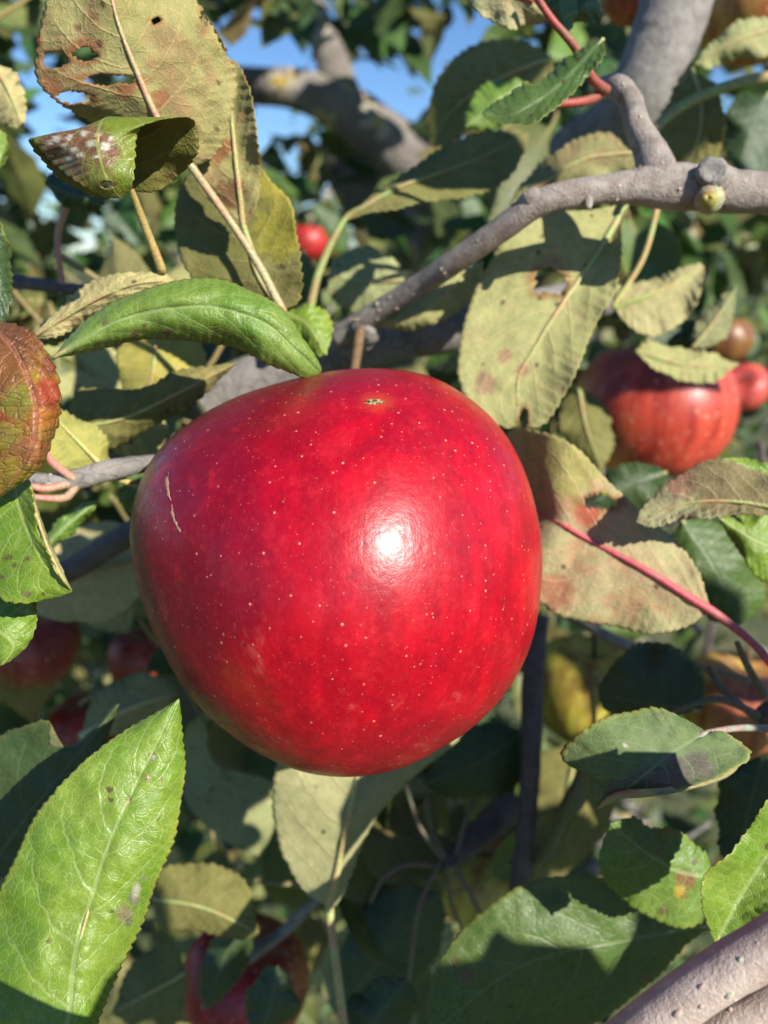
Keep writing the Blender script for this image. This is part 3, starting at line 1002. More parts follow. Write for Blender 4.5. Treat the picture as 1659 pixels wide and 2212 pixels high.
# left twig with the fan of stalks
branch([(60, 1035, .172), (140, 1040, .172), (225, 1018, .175), (330, 1000, .182), (430, 985, .2), (560, 960, .235)], [15, 20, 23, 18, 18, 18], M_GREY, seed=8, lent=14, bump=.16)
for pts in ([(160, 1035, .171), (115, 1000, .168), (95, 970, .166)], [(150, 1045, .171), (100, 1055, .169), (66, 1050, .167)],
            [(165, 1050, .172), (140, 1075, .171), (85, 1075, .169), (66, 1070, .168)]):
    branch(pts, [9, 9, 7, 6][:len(pts)], M_STALK, name='leaf_stalk', seed=9, n=8)
    bpy.data.objects[-1] if False else None
branch([(90, 1265, .24), (180, 1215, .235), (300, 1140, .225), (420, 1080, .23)], [24, 26, 26, 22], M_DARKTWIG, seed=10)
branch([(-40, 605, .24), (60, 612, .23), (180, 628, .225), (330, 640, .24)], [17, 15, 13, 12], M_DARKTWIG, seed=11, lent=6)
branch([(135, 612, .215), (128, 560, .212), (126, 500, .21), (150, 430, .205)], [7, 6, 7, 8], M_STALK, name='leaf_stalk', seed=12, n=8)
branch([(1160, 1330, .27), (1150, 1480, .265), (1148, 1620, .262), (1135, 1800, .262), (1115, 1960, .265)], [25, 24, 22, 20, 20], M_DARKTWIG, seed=13)
branch([(1240, 2350, .121), (1370, 2238, .119), (1520, 2128, .117), (1675, 2036, .115), (1830, 1950, .113)], [50, 50, 52, 55, 60], M_BARKR, seed=14, lent=13, n=24, bump=.045, lent_r=.0004)
branch([(1400, 2330, .124), (1500, 2252, .121), (1600, 2200, .119), (1760, 2130, .117)], [40, 42, 42, 44], M_BARKR, seed=15, lent=8, n=18, bump=.05)
branch([(1700, 160, .235), (1600, 178, .232), (1500, 215, .23), (1430, 262, .228), (1395, 310, .225)], [12, 12, 11, 11, 12], M_STALK, name='leaf_stalk', seed=16, n=10)
# dark spur with hanging stalks under the apple
branch([(1100, 1740, .30), (1040, 1800, .285), (985, 1845, .275), (955, 1860, .27)], [34, 30, 24, 18], M_DARKTWIG, seed=17, bump=.2)
for pts in ([(950, 1860, .268), (905, 1960, .26), (885, 2100, .258), (870, 2240, .258)], [(955, 1855, .268), (915, 1800, .266), (892, 1745, .27), (876, 1690, .275)],
            [(960, 1850, .268), (930, 1790, .268), (920, 1720, .27)], [(985, 1845, .27), (1010, 1760, .275), (1040, 1700, .28)],
            [(980, 1865, .268), (1020, 1940, .266), (1060, 2020, .265)], [(940, 1870, .268), (880, 1868, .262), (830, 1895, .26), (800, 1950, .26)],
            [(965, 1868, .268), (975, 1950, .27), (1010, 2030, .275)]):
    branch(pts, [6, 5, 4.5, 4][:len(pts)], M_STALK, name='leaf_stalk', seed=18, n=8)
# stalk cluster at the right edge
branch([(1720, 1560, .2), (1660, 1545, .2), (1640, 1540, .2)], [34, 30, 16], M_DARKTWIG, seed=19, bump=.25, name='spur')
for pts in ([(1640, 1545, .198), (1560, 1512, .197), (1500, 1520, .197), (1440, 1545, .198)], [(1650, 1500, .192), (1610, 1430, .188), (1592, 1388, .186)],
            [(1640, 1555, .199), (1560, 1490, .206), (1530, 1440, .21)]):
    branch(pts, [9, 8, 6, 5][:len(pts)], M_STALK, name='leaf_stalk', seed=20, n=8)
# red stalks at the top right
for pts in ([(1310, 195, .19), (1280, 170, .184), (1240, 100, .178), (1190, 40, .175), (1150, -20, .172)], [(1300, 200, .192), (1275, 215, .188), (1240, 222, .186), (1200, 225, .185)]):
    o = branch(pts, [11, 10, 9, 8, 8][:len(pts)], M_STALK, name='leaf_stalk', seed=21, n=10)

for o in bpy.data.objects:
    if o.name.startswith('leaf_stalk') and o.parent is tree and 'tint' not in o.data.attributes:
        w = np.array(o.location) + TREE_POS
        a_ = o.data.attributes.new('tint', 'FLOAT_COLOR', 'POINT')
        cam_p = (w - CAM) @ ROT
        px, py = 829.5 + cam_p[0] / -cam_p[2] * FPX, 1106 - cam_p[1] / -cam_p[2] * FPX
        col = (.30, .075, .06) if (py < 260 and px < 1400) else (.46, .22, .17) if px < 250 else (.26, .24, .09) if py < 700 else (.16, .13, .085)
        a_.data.foreach_set('color', np.tile(np.array(col + (1,), np.float32), len(o.data.vertices)))

# trunk and limbs with lichen, out of focus
LIMB = [
    ([(1250, 900, 1.12), (1120, 640, 1.06), (980, 430, 1.0), (850, 318, .96), (740, 235, .93), (640, 195, .92), (540, 185, .95), (440, 170, 1.0)], [120, 92, 78, 62, 50, 40, 36, 34]),
    ([(740, 225, .93), (722, 150, .92), (690, 60, .92), (655, -40, .93), (600, -250, 1.0)], [48, 38, 32, 30, 28]),
    ([(980, 520, 1.05), (860, 470, 1.04), (770, 390, 1.06), (740, 300, 1.08)], [100, 80, 60, 40]),
    ([(1300, 200, .72), (1350, 90, .75), (1420, -60, .8)], [36, 36, 34]),
]
for i, (p, r) in enumerate(LIMB):
    branch(p, r, M_LIMB, name='limb', seed=30 + i, n=22, bump=.12, steps=50)
tb = TREE_POS
wl = at(1250, 900, 1.12)
V, F = tube([tb + (0, 0, -.05), tb + (-.02, -.05, .25), (tb + wl) / 2 + (.03, .03, .1), wl], [.13, .105, .095, .085], 24, .12, 77, steps=40)
mesh_obj('trunk', V, F, [M_LIMB], tree, origin=tb)

# ------------------------------------------------------------------ leaves in front, one by one
PURP, WHT, BRN, RST = (.10, .025, .035), (.55, .48, .46), (.16, .085, .05), (.24, .10, .05)
leaf([(415, 362, .165), (340, 255, .158), (290, 140, .153), (250, 30, .15), (225, -90, .15)],
     [(310, 320), (200, 262), (120, 215), (80, 170), (78, 110), (92, 40), (110, -20), (150, -80)],
     [(470, 330), (500, 250), (505, 160), (480, 110), (455, 50), (430, 10), (350, -80)], 'under', 'brown', .006, .004,
     pet=[(612, 675, .17), (560, 575, .168), (500, 482, .166), (415, 362, .165)], pr=(10, 8), pcol=(.44, .27, .17),
     holes=[(118, 128, 26, 20), (182, 118, 26, 16), (235, 172, 62, 11), (160, 210, 40, 12), (335, 46, 12, 7), (440, 40, 9, 26), (70, 95, 12, 22)],
     spots=[(405, 285, 26, RST), (345, 215, 22, RST), (205, 35, 12, BRN), (170, 60, 10, BRN), (110, 190, 30, RST), (190, 110, 34, RST), (270, 190, 26, RST), (80, 90, 14, RST)],
     nu=130, nv=18, label='large brown leaf underside torn through with holes near its left edge')
leaf([(527, 492, .174), (508, 330, .170), (492, 190, .168), (468, 110, .167), (440, 30, .17)],
     [(450, 430), (420, 300), (428, 180), (425, 80)], [(560, 430), (557, 330), (550, 230), (528, 160), (488, 100), (455, 45)], 'under', 'brown', .002, -.003,
     pet=[(560, 580, .176), (527, 492, .174)], pr=(6, 6), spots=[(470, 320, 36, RST), (500, 420, 34, BRN)], holes=[(500, 115, 10, 14), (540, 170, 12, 9)], nu=110, nv=14)
leaf([(612, 672, .184), (560, 600, .182), (528, 500, .184), (505, 420, .19), (475, 345, .194)],
     [(560, 660), (470, 640), (400, 585), (374, 500), (380, 420), (420, 360)], [(648, 640), (642, 520), (634, 440), (590, 390), (553, 352)], 'under', 'olive', .006, -.004,
     pr=(7, 6), spots=[(600, 500, 60, (.36, .33, .05)), (620, 440, 40, (.42, .36, .06)), (585, 400, 34, (.42, .36, .06))], nu=100, nv=14)  # yellow patches: leaf tone plus painted sunlight on the right half
leaf([(285, 412, .150), (272, 350, .1475), (262, 295, .1435), (245, 256, .139), (222, 262, .1335), (212, 310, .131), (230, 380, .132), (262, 428, .135)],
     [(215, 432), (130, 385), (78, 335), (68, 305), (74, 300), (110, 345), (165, 392), (228, 425)],
     [(345, 415), (405, 365), (430, 305), (415, 255), (330, 262), (297, 285), (292, 345), (285, 405)], 'under', 'sick', .004, .002,
     pet=[(352, 588, .162), (310, 480, .155), (285, 412, .150)], pr=(10, 6), pcol=(.44, .24, .10), nu=130, nv=16, wave=.0015, tooth=6,
     spots=[(130, 305, 46, (.20, .05, .05), .8, 1), (190, 300, 50, (.20, .055, .05), 1.2, 1), (230, 330, 30, (.20, .06, .05), 1, 1), (160, 350, 36, (.22, .10, .06), 1, 1)]
     + [(a_, b_, c_, (.66, .60, .58), 1, 1) for a_, b_, c_ in ((122, 300, 8), (140, 318, 7), (150, 298, 7), (183, 290, 8), (198, 310, 9), (228, 318, 10), (215, 292, 6), (160, 325, 7), (175, 335, 5), (150, 345, 6), (205, 340, 5), (240, 300, 5), (110, 308, 6))],
     holes=[(232, 398, 16, 8)],
     label='curled yellow green leaf with purple blotches and white spots folded over itself')
leaf([(113, 774, .152), (270, 688, .150), (430, 662, .149), (560, 692, .150), (640, 757, .154), (692, 806, .160)],
     [(170, 708), (240, 655), (330, 618), (450, 601), (540, 625), (610, 670), (660, 735), (692, 790)],
     [(200, 758), (290, 738), (370, 733), (450, 740), (530, 762), (600, 795), (660, 818)], 'top', 'green', .004, .0055, bulge=-.0012,
     spots=[(291, 722, 9, PURP), (312, 703, 5, PURP), (360, 716, 8, PURP), (228, 700, 8, BRN), (170, 735, 7, BRN), (345, 700, 4, PURP)], nu=130, nv=16, edge=.35, tooth=3.5, wave=.0007,
     label='bright green leaf with purple spots arching over the top of the big apple')
leaf([(-80, 690, .127), (15, 735, .122), (66, 830, .119), (78, 920, .119), (52, 1005, .12), (-30, 1095, .125)],
     [(30, 700), (85, 730), (115, 790), (127, 880), (119, 945), (92, 1010), (42, 1050), (-10, 1080)],
     [(-110, 780), (-90, 860), (-80, 950), (-80, 1040)], 'top', 'red', .0045, .005, nu=130, nv=16, mats=(M_QUILT, M_UND), tooth=7, teeth=21, quilt=.0006, edge=.15,
     spots=[(40, 730, 70, (.16, .055, .022)), (10, 800, 60, (.24, .10, .03)), (105, 850, 34, (.40, .055, .03)), (92, 905, 30, (.46, .17, .03)), (40, 870, 40, (.22, .25, .035)), (60, 980, 36, (.34, .16, .06)), (30, 1040, 50, (.30, .27, .03)), (110, 790, 26, (.20, .04, .025)), (15, 940, 30, (.30, .28, .05)), (110, 940, 26, (.36, .22, .05))],
     label='crinkled red and yellow autumn leaf shining at the left edge')
fold_leaf = leaf([(20, 1000, .134), (42, 1090, .131), (72, 1170, .129), (108, 1232, .129), (156, 1278, .130)],
     [(62, 1040), (76, 1110), (98, 1180), (128, 1240)], [(-70, 1060), (-90, 1180), (-20, 1280), (60, 1303), (120, 1292)], 'top', 'light', -.003, .003,
     spots=[(20, 1205, 7, PURP), (35, 1220, 6, PURP), (62, 1207, 5, PURP), (8, 1245, 6, PURP), (58, 1283, 12, (.17, .10, .09), 1.6), (95, 1282, 6, PURP), (30, 1240, 4, PURP)],
     nu=110, nv=14, tooth=6, edge=.7, label='light green leaf with purple specks and a pale folded margin at the left edge')
leaf([(62, 1036, .1315), (78, 1108, .1285), (103, 1182, .1265), (130, 1240, .1275), (156, 1279, .130)],
     [(64, 1040), (74, 1110), (94, 1180), (124, 1240)], [(72, 1060), (90, 1125), (116, 1190), (142, 1245)], 'under', 'pale', .001, .003, nu=60, nv=4, rib=False, tooth=5, quilt=0, parent=fold_leaf, name='folded_margin')
leaf([(-70, 1340, .142), (0, 1365, .140), (30, 1395, .140), (2, 1438, .141)],
     [(0, 1285), (60, 1290), (81, 1320), (70, 1372), (38, 1418)], [(-70, 1400), (-40, 1430)], 'top', 'light', .003, .003, nu=70)
leaf([(120, 2360, .120), (150, 2190, .123), (166, 2050, .126), (205, 1920, .128), (250, 1790, .130), (312, 1660, .133), (387, 1509, .137)],
     [(20, 2340), (-45, 2200), (-50, 2080), (-15, 1970), (12, 1890), (60, 1790), (110, 1720), (180, 1640), (270, 1577), (350, 1532)],
     [(180, 2330), (212, 2210), (262, 2085), (312, 1980), (352, 1880), (386, 1770), (403, 1680), (396, 1600), (391, 1545)], 'top', 'light', .003, .006, bulge=-.001,
     spots=[(330, 1632, 9, PURP), (332, 1634, 5, WHT), (320, 1680, 8, RST), (321, 1680, 4, WHT), (237, 1705, 7, PURP), (240, 1728, 5, PURP), (348, 1683, 4, BRN),
            (287, 1940, 14, (.20, .17, .16)), (293, 1925, 10, WHT, .6), (268, 1975, 17, (.28, .20, .15), .7), (275, 1990, 10, (.12, .11, .10)), (243, 1968, 6, PURP), (105, 2031, 8, PURP), (308, 1898, 6, (.2, .2, .18)), (340, 1770, 4, PURP)],
     nu=170, nv=24, tooth=6, edge=.6, label='largest bright green leaf with grey brown spots at the lower left')
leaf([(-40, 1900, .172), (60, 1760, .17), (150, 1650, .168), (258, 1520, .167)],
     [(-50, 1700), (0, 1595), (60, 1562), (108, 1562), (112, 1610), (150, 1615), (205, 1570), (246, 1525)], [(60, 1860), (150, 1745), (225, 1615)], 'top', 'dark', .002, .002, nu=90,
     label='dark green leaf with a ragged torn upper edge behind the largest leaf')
leaf([(712, 1962, .212), (735, 1850, .208), (760, 1730, .206), (790, 1600, .214), (820, 1480, .230)],
     [(662, 1925), (612, 1850), (589, 1770), (600, 1660), (640, 1560), (720, 1490)], [(735, 1940), (800, 1790), (880, 1690), (992, 1590), (980, 1520), (900, 1480)], 'under', 'tan', .003, .010,
     pet=[(748, 2260, .21), (730, 2110, .21), (712, 1962, .212)], pr=(11, 9), pcol=(.42, .33, .15), nu=100, nv=14, label='pale tan leaf underside hanging below the big apple on a long stalk')
leaf([(1540, 1322, .185), (1400, 1235, .187), (1280, 1170, .19), (1180, 1115, .197), (1060, 1060, .24)],
     [(1500, 1225), (1440, 1150), (1380, 1095), (1312, 1040), (1240, 965), (1170, 932), (1105, 925), (1060, 990)],
     [(1480, 1350), (1400, 1366), (1290, 1350), (1190, 1315), (1120, 1240), (1070, 1130)], 'under', 'pink', .002, .004,
     pet=[(1700, 1475, .18), (1625, 1388, .183), (1540, 1322, .185)], pr=(10, 9.5), ribcol=(.46, .10, .12), holes=[(1292, 1085, 36, 17)],
     spots=[(1270, 1110, 26, (.40, .08, .05)), (1200, 1275, 46, (.44, .20, .13)), (1305, 1075, 16, (.30, .34, .04)), (1230, 1010, 70, (.34, .34, .12)), (1180, 960, 60, (.33, .33, .12)), (1290, 990, 40, (.33, .32, .12))], nu=110, nv=16,
     label='pinkish green leaf underside with a thick red midrib right of the big apple')
leaf([(1730, 1112, .168), (1600, 1085, .172), (1480, 1088, .175), (1374, 1128, .178)],
     [(1700, 1040), (1600, 1005), (1545, 996), (1490, 1015), (1430, 1055), (1388, 1095)], [(1690, 1116), (1560, 1112), (1460, 1124), (1410, 1140)], 'under', 'pink', .001, -.003,
     pr=(6, 5), spots=[(1470, 1040, 40, (.26, .10, .08)), (1560, 1050, 80, (.19, .14, .07)), (1640, 1070, 60, (.20, .16, .07))], nu=90,
     label='brownish pink leaf underside with a toothed edge at the right edge')
leaf([(1760, 1075, .176), (1660, 1030, .177), (1562, 990, .178)], [(1740, 1015), (1660, 1000), (1600, 990)], [(1740, 1090), (1660, 1050), (1600, 1015)], 'top', 'light', .001, .001, nu=60, tooth=5)
downy = leaf([(1528, 1583, .152), (1450, 1628, .149), (1390, 1675, .148), (1335, 1715, .151), (1288, 1746, .155)],
     [(1480, 1550), (1400, 1530), (1320, 1545), (1250, 1580), (1208, 1622), (1225, 1652), (1266, 1662), (1274, 1712)],
     [(1570, 1580), (1618, 1628), (1590, 1662), (1520, 1692), (1460, 1708), (1400, 1716), (1345, 1716), (1305, 1730)], 'top', 'fuzzy', .004, -.002,
     pet=[(1700, 1578, .17), (1610, 1572, .16), (1528, 1583, .152)], pr=(9, 6), pcol=(.30, .26, .22), nu=110, nv=16, edge=.5, mats=(M_FUZZ, M_UND),
     spots=[(1420, 1685, 60, (.115, .085, .085), 1.5), (1500, 1660, 52, (.12, .095, .085), 1.5), (1340, 1700, 36, (.12, .09, .085), 1.4), (1450, 1640, 14, (.2, .10, .12)), (1352, 1612, 5, WHT)], label='downy green leaf with a curled tip and a mauve centre at lower right')
leaf([(1288, 1748, .1545), (1330, 1722, .1495), (1395, 1716, .1455), (1480, 1703, .1455), (1560, 1678, .148), (1612, 1640, .150)],
     [(1310, 1722), (1345, 1704), (1400, 1703), (1480, 1694), (1560, 1672)], [(1305, 1742), (1345, 1726), (1400, 1722), (1480, 1708), (1565, 1682)], 'under', 'tan', .001, .001,
     nu=60, nv=3, rib=False, tooth=3, quilt=0, parent=downy, name='folded_margin')
leaf([(1568, 1888, .172), (1480, 1885, .17), (1400, 1845, .17), (1318, 1778, .173)],
     [(1535, 1860), (1470, 1798), (1400, 1786), (1360, 1765)], [(1545, 1960), (1480, 2005), (1400, 1978), (1325, 1925), (1294, 1850)], 'top', 'green', .003, .003,
     spots=[(1482, 1898, 22, (.28, .10, .06)), (1466, 1922, 14, (.55, .34, .03)), (1425, 1840, 9, BRN), (1433, 1966, 10, BRN), (1395, 1905, 6, BRN), (1478, 1935, 9, (.2, .08, .05))], nu=90, nv=14,
     label='green leaf with rust and orange spots above the big dark leaf at lower right')
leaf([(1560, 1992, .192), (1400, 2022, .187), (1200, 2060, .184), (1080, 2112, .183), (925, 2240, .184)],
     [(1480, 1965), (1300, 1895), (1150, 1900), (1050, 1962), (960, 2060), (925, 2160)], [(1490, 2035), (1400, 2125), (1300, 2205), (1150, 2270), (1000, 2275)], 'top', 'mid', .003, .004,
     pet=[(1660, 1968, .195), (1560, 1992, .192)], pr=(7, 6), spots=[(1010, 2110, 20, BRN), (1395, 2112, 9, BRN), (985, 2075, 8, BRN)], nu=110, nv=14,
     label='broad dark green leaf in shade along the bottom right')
leaf([(1545, 2040, .150), (1600, 1935, .150), (1680, 1810, .15), (1740, 1690, .15)],
     [(1520, 1970), (1528, 1890), (1590, 1832), (1650, 1742), (1705, 1690)], [(1600, 2020), (1670, 1950), (1730, 1840)], 'top', 'light', -.004, -.002, nu=80, edge=.5,
     label='light green folded leaf at the right edge above the bare branch')
leaf([(1650, 1630, .205), (1615, 1760, .205), (1592, 1885, .207)], [(1560, 1680), (1548, 1780), (1565, 1860)], [(1710, 1700), (1700, 1800), (1650, 1870)], 'top', 'dark', .003, .003, nu=60)
leaf([(1515, 1535, .205), (1400, 1520, .208), (1292, 1500, .213)], [(1520, 1465), (1470, 1402), (1400, 1386), (1340, 1418), (1300, 1465)], [(1440, 1548), (1360, 1550), (1305, 1535)], 'top', 'dark', .003, .003, nu=70, edge=.5)
leaf([(1352, 442, .212), (1292, 545, .208), (1226, 640, .205), (1172, 725, .204), (1115, 830, .204), (1128, 918, .204)],
     [(1285, 450), (1165, 465), (1080, 530), (1030, 610), (1000, 700), (987, 800), (1010, 862), (1085, 922)],
     [(1346, 520), (1336, 580), (1312, 660), (1280, 725), (1240, 820), (1200, 880), (1160, 922)], 'under', 'pale', .003, -.006, pr=(7, 7), pcol=(.38, .32, .15),
     pet=[(1420, 395, .2), (1385, 410, .206), (1352, 442, .212)], holes=[(1188, 608, 36, 26), (1132, 905, 10, 22)],
     spots=[(1090, 770, 18, (.30, .17, .13)), (1130, 800, 16, (.30, .18, .13)), (1050, 830, 26, (.31, .2, .15)), (1190, 570, 26, (.33, .24, .14))], nu=130, nv=18,
     label='pale olive leaf underside with a hole, crossed by branch shadows')
leaf([(742, 478, .225), (850, 412, .226), (960, 372, .23), (1060, 332, .234), (1142, 288, .238)],
     [(780, 440), (850, 388), (940, 332), (1020, 296), (1100, 275)], [(800, 462), (900, 442), (1000, 422), (1080, 396), (1132, 340)], 'under', 'olive', .005, -.003,
     pet=[(665, 690, .22), (690, 585, .22), (742, 478, .225)], pr=(11, 7), pcol=(.23, .22, .08), nu=90)
leaf([(1195, 125, .27), (1080, 170, .272), (985, 232, .275), (925, 315, .28)], [(1140, 92), (1040, 95), (960, 150), (922, 235)], [(1190, 185), (1100, 245), (1020, 292), (955, 315)], 'under', 'olive', .006, -.004, nu=70)
leaf([(1140, 180, .25), (1080, 215, .25), (1005, 275, .252)], [(1100, 170), (1040, 190), (1010, 235)], [(1140, 225), (1090, 265), (1040, 280)], 'top', 'green', .003, .003, nu=60)
leaf([(1303, 84, .176), (1232, 162, .174), (1172, 214, .172), (1100, 250, .172), (1041, 244, .174)],
     [(1232, 122), (1180, 165), (1110, 195), (1060, 224)], [(1302, 118), (1252, 180), (1200, 236), (1150, 263), (1090, 269), (1055, 262)], 'top', 'mid', .004, -.003, nu=80, edge=.5)
leaf([(1152, 2, .176), (1080, -20, .176), (1000, -60, .178)], [(1187, 42), (1120, 61), (1060, 50), (1020, 18), (998, -20)], [(1160, -60), (1050, -95)], 'under', 'pink', .003, .003, nu=70, pr=(7, 6), ribcol=(.42, .1, .06))
leaf([(1205, -60, .185), (1210, 0, .184), (1225, 75, .184)], [(1180, -30), (1185, 30)], [(1240, -20), (1243, 40)], 'top', 'mid', .003, .003, nu=50)
leaf([(1300, 20, .19), (1265, 10, .188), (1235, 50, .19)], [(1270, -40), (1240, 0)], [(1300, 40), (1265, 48)], 'top', 'mid', .003, .003, nu=50)
leaf([(1365, 330, .226), (1260, 345, .226), (1175, 395, .228), (1102, 442, .23)], [(1310, 285), (1225, 315), (1160, 360), (1112, 420)], [(1370, 372), (1300, 385), (1230, 400), (1140, 438)], 'under', 'brown', .004, .002, nu=80)
leaf([(1495, 148, .245), (1515, 230, .243), (1505, 310, .243), (1472, 372, .245)], [(1452, 200), (1420, 280), (1440, 350)], [(1550, 190), (1566, 270), (1550, 340), (1500, 372)], 'under', 'olive', .004, -.004, nu=70, edge=.4)
leaf([(872, 605, .25), (800, 610, .25), (708, 598, .252)], [(850, 558), (790, 535), (730, 552)], [(852, 660), (780, 676), (720, 652)], 'under', 'pale', .004, .004, nu=70)
leaf([(1042, 566, .222), (960, 635, .22), (880, 690, .22), (752, 690, .222)], [(1000, 575), (920, 622), (865, 668), (800, 685)], [(1038, 630), (960, 692), (890, 714), (800, 700)], 'under', 'pale', .002, .004, nu=70)
leaf([(615, 676, .195), (665, 700, .192), (706, 767, .192)], [(660, 662), (702, 672), (716, 712)], [(630, 712), (660, 750), (688, 768)], 'top', 'light', .003, .003, nu=60, edge=.5)
leaf([(1325, 662, .25), (1400, 640, .248), (1470, 605, .248), (1522, 576, .25)], [(1328, 622), (1380, 610), (1450, 592), (1500, 566)], [(1360, 702), (1420, 726), (1480, 685), (1516, 622)], 'under', 'tan', .005, -.005,
     pet=[(1422, 440, .25), (1388, 560, .25), (1340, 645, .25)], pr=(7, 6), pcol=(.38, .33, .12), nu=70)
leaf([(1495, 752, .27), (1545, 690, .27), (1592, 616, .272)], [(1500, 700), (1540, 652)], [(1545, 748), (1582, 700)], 'under', 'fuzzy', .004, .004, nu=60)
leaf([(1372, 758, .262), (1480, 790, .26), (1598, 786, .262)], [(1400, 738), (1480, 752), (1550, 770)], [(1420, 802), (1490, 827), (1555, 816)], 'under', 'pale', .004, -.004, nu=70)
leaf([(1395, 735, .28), (1460, 720, .28), (1520, 690, .28)], [(1400, 700), (1460, 690)], [(1430, 765), (1490, 755)], 'top', 'dark', .003, .003, nu=50)
leaf([(60, 735, .165), (200, 652, .162), (290, 615, .16), (378, 606, .162)], [(140, 660), (200, 606), (280, 585), (345, 588)], [(130, 722), (220, 675), (310, 640), (365, 622)], 'under', 'tan', .003, .003, nu=80)
leaf([(70, 740, .20), (130, 715, .198), (190, 690, .2)], [(100, 690), (150, 680)], [(110, 745), (160, 725)], 'top', 'fuzzy', .003, .003, nu=50)
leaf([(150, 925, .19), (265, 905, .187), (385, 850, .184), (512, 782, .184)], [(165, 850), (225, 842), (300, 835), (380, 806), (450, 790)], [(215, 968), (300, 940), (385, 895), (465, 830)], 'under', 'olive', .003, .005, nu=80,
     spots=[(460, 800, 50, (.34, .30, .12))])  # paler spot paints the sunlit tip into the leaf colour
leaf([(340, 690, .215), (332, 790, .212), (310, 890, .215)], [(262, 740), (262, 840)], [(432, 730), (432, 830), (370, 885)], 'under', 'yellow', .005, .005, nu=70)
leaf([(245, 1030, .178), (190, 975, .175), (140, 925, .174), (105, 885, .175)], [(240, 985), (222, 935), (170, 902), (132, 885)], [(190, 1028), (120, 1002), (88, 960), (92, 910)], 'under', 'yellow', .004, -.002,
     pet=[(330, 1058, .185), (290, 1046, .182), (245, 1030, .178)], pr=(9, 6), pcol=(.45, .38, .14), nu=80, label='yellow leaf underside beside the fan of pink stalks at left')
leaf([(235, 965, .215), (300, 930, .213), (365, 925, .215)], [(255, 915), (320, 890), (352, 902)], [(275, 990), (330, 992), (355, 965)], 'under', 'pale', .004, .004, nu=60)
leaf([(255, 1000, .2), (285, 1045, .2), (305, 1120, .202)], [(250, 1040), (262, 1090)], [(335, 1010), (340, 1070)], 'top', 'mid', .003, .003, nu=60)
leaf([(95, 1182, .19), (150, 1130, .19), (215, 1078, .192)], [(110, 1140), (160, 1098)], [(130, 1175), (190, 1120)], 'top', 'green', .002, .003, nu=60)
leaf([(520, 500, .24), (420, 800, .24), (260, 860, .24)], [(430, 740), (330, 800)], [(500, 830), (380, 870)], 'under', 'pale', .004, .004, nu=60) if False else None
leaf([(-20, 130, .19), (20, 200, .188), (52, 282, .19)], [(0, 140), (42, 170), (55, 230)], [(-40, 200), (0, 262)], 'under', 'tan', .003, .003, nu=60)
leaf([(-40, 300, .18), (0, 330, .18), (-20, 390, .18)], [(0, 280), (16, 310), (12, 350)], [(-40, 360), (-30, 380)], 'top', 'green', .003, .003, nu=50, edge=.7)
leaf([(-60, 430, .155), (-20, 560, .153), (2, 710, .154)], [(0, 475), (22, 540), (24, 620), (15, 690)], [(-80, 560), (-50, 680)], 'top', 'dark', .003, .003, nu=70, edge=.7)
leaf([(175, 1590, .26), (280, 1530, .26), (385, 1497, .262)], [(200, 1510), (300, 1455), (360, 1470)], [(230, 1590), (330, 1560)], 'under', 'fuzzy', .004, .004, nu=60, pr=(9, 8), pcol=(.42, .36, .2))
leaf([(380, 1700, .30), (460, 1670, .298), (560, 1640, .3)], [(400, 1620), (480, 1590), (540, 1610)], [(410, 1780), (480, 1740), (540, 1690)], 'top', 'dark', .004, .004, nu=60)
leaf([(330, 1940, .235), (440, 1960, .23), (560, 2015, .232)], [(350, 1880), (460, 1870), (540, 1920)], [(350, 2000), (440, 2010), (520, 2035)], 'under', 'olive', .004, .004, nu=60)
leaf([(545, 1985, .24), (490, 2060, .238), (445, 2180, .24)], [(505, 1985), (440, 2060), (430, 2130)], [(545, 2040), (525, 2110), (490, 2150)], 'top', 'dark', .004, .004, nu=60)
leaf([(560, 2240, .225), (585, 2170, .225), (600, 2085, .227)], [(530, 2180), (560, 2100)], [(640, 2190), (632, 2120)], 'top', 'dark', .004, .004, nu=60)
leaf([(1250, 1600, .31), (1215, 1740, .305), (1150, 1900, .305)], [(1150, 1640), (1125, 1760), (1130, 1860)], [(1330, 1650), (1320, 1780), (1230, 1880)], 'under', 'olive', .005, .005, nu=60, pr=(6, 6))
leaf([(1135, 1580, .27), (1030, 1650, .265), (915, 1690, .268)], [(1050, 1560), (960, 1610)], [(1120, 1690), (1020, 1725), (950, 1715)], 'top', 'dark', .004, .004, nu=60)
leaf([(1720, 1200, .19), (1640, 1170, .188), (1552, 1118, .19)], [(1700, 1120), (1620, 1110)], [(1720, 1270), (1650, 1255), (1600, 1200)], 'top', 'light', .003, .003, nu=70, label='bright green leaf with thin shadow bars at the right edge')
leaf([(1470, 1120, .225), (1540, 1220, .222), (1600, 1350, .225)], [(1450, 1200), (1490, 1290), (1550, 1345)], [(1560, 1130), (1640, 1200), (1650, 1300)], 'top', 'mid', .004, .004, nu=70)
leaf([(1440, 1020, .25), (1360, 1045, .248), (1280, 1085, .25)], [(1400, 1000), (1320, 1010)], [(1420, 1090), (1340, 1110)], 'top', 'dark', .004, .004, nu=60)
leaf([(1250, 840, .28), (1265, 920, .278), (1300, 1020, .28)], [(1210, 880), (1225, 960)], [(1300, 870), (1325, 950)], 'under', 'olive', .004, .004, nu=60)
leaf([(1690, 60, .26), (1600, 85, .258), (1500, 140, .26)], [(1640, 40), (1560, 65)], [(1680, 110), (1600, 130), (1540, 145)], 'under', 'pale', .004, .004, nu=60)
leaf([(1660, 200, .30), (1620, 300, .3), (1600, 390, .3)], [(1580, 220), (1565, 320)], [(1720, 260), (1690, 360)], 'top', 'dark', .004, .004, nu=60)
leaf([(740, 2180, .27), (830, 2060, .268), (950, 1930, .27)], [(730, 2060), (800, 1950), (880, 1910)], [(830, 2190), (930, 2090), (965, 1990)], 'top', 'dark', .004, .004, nu=60)
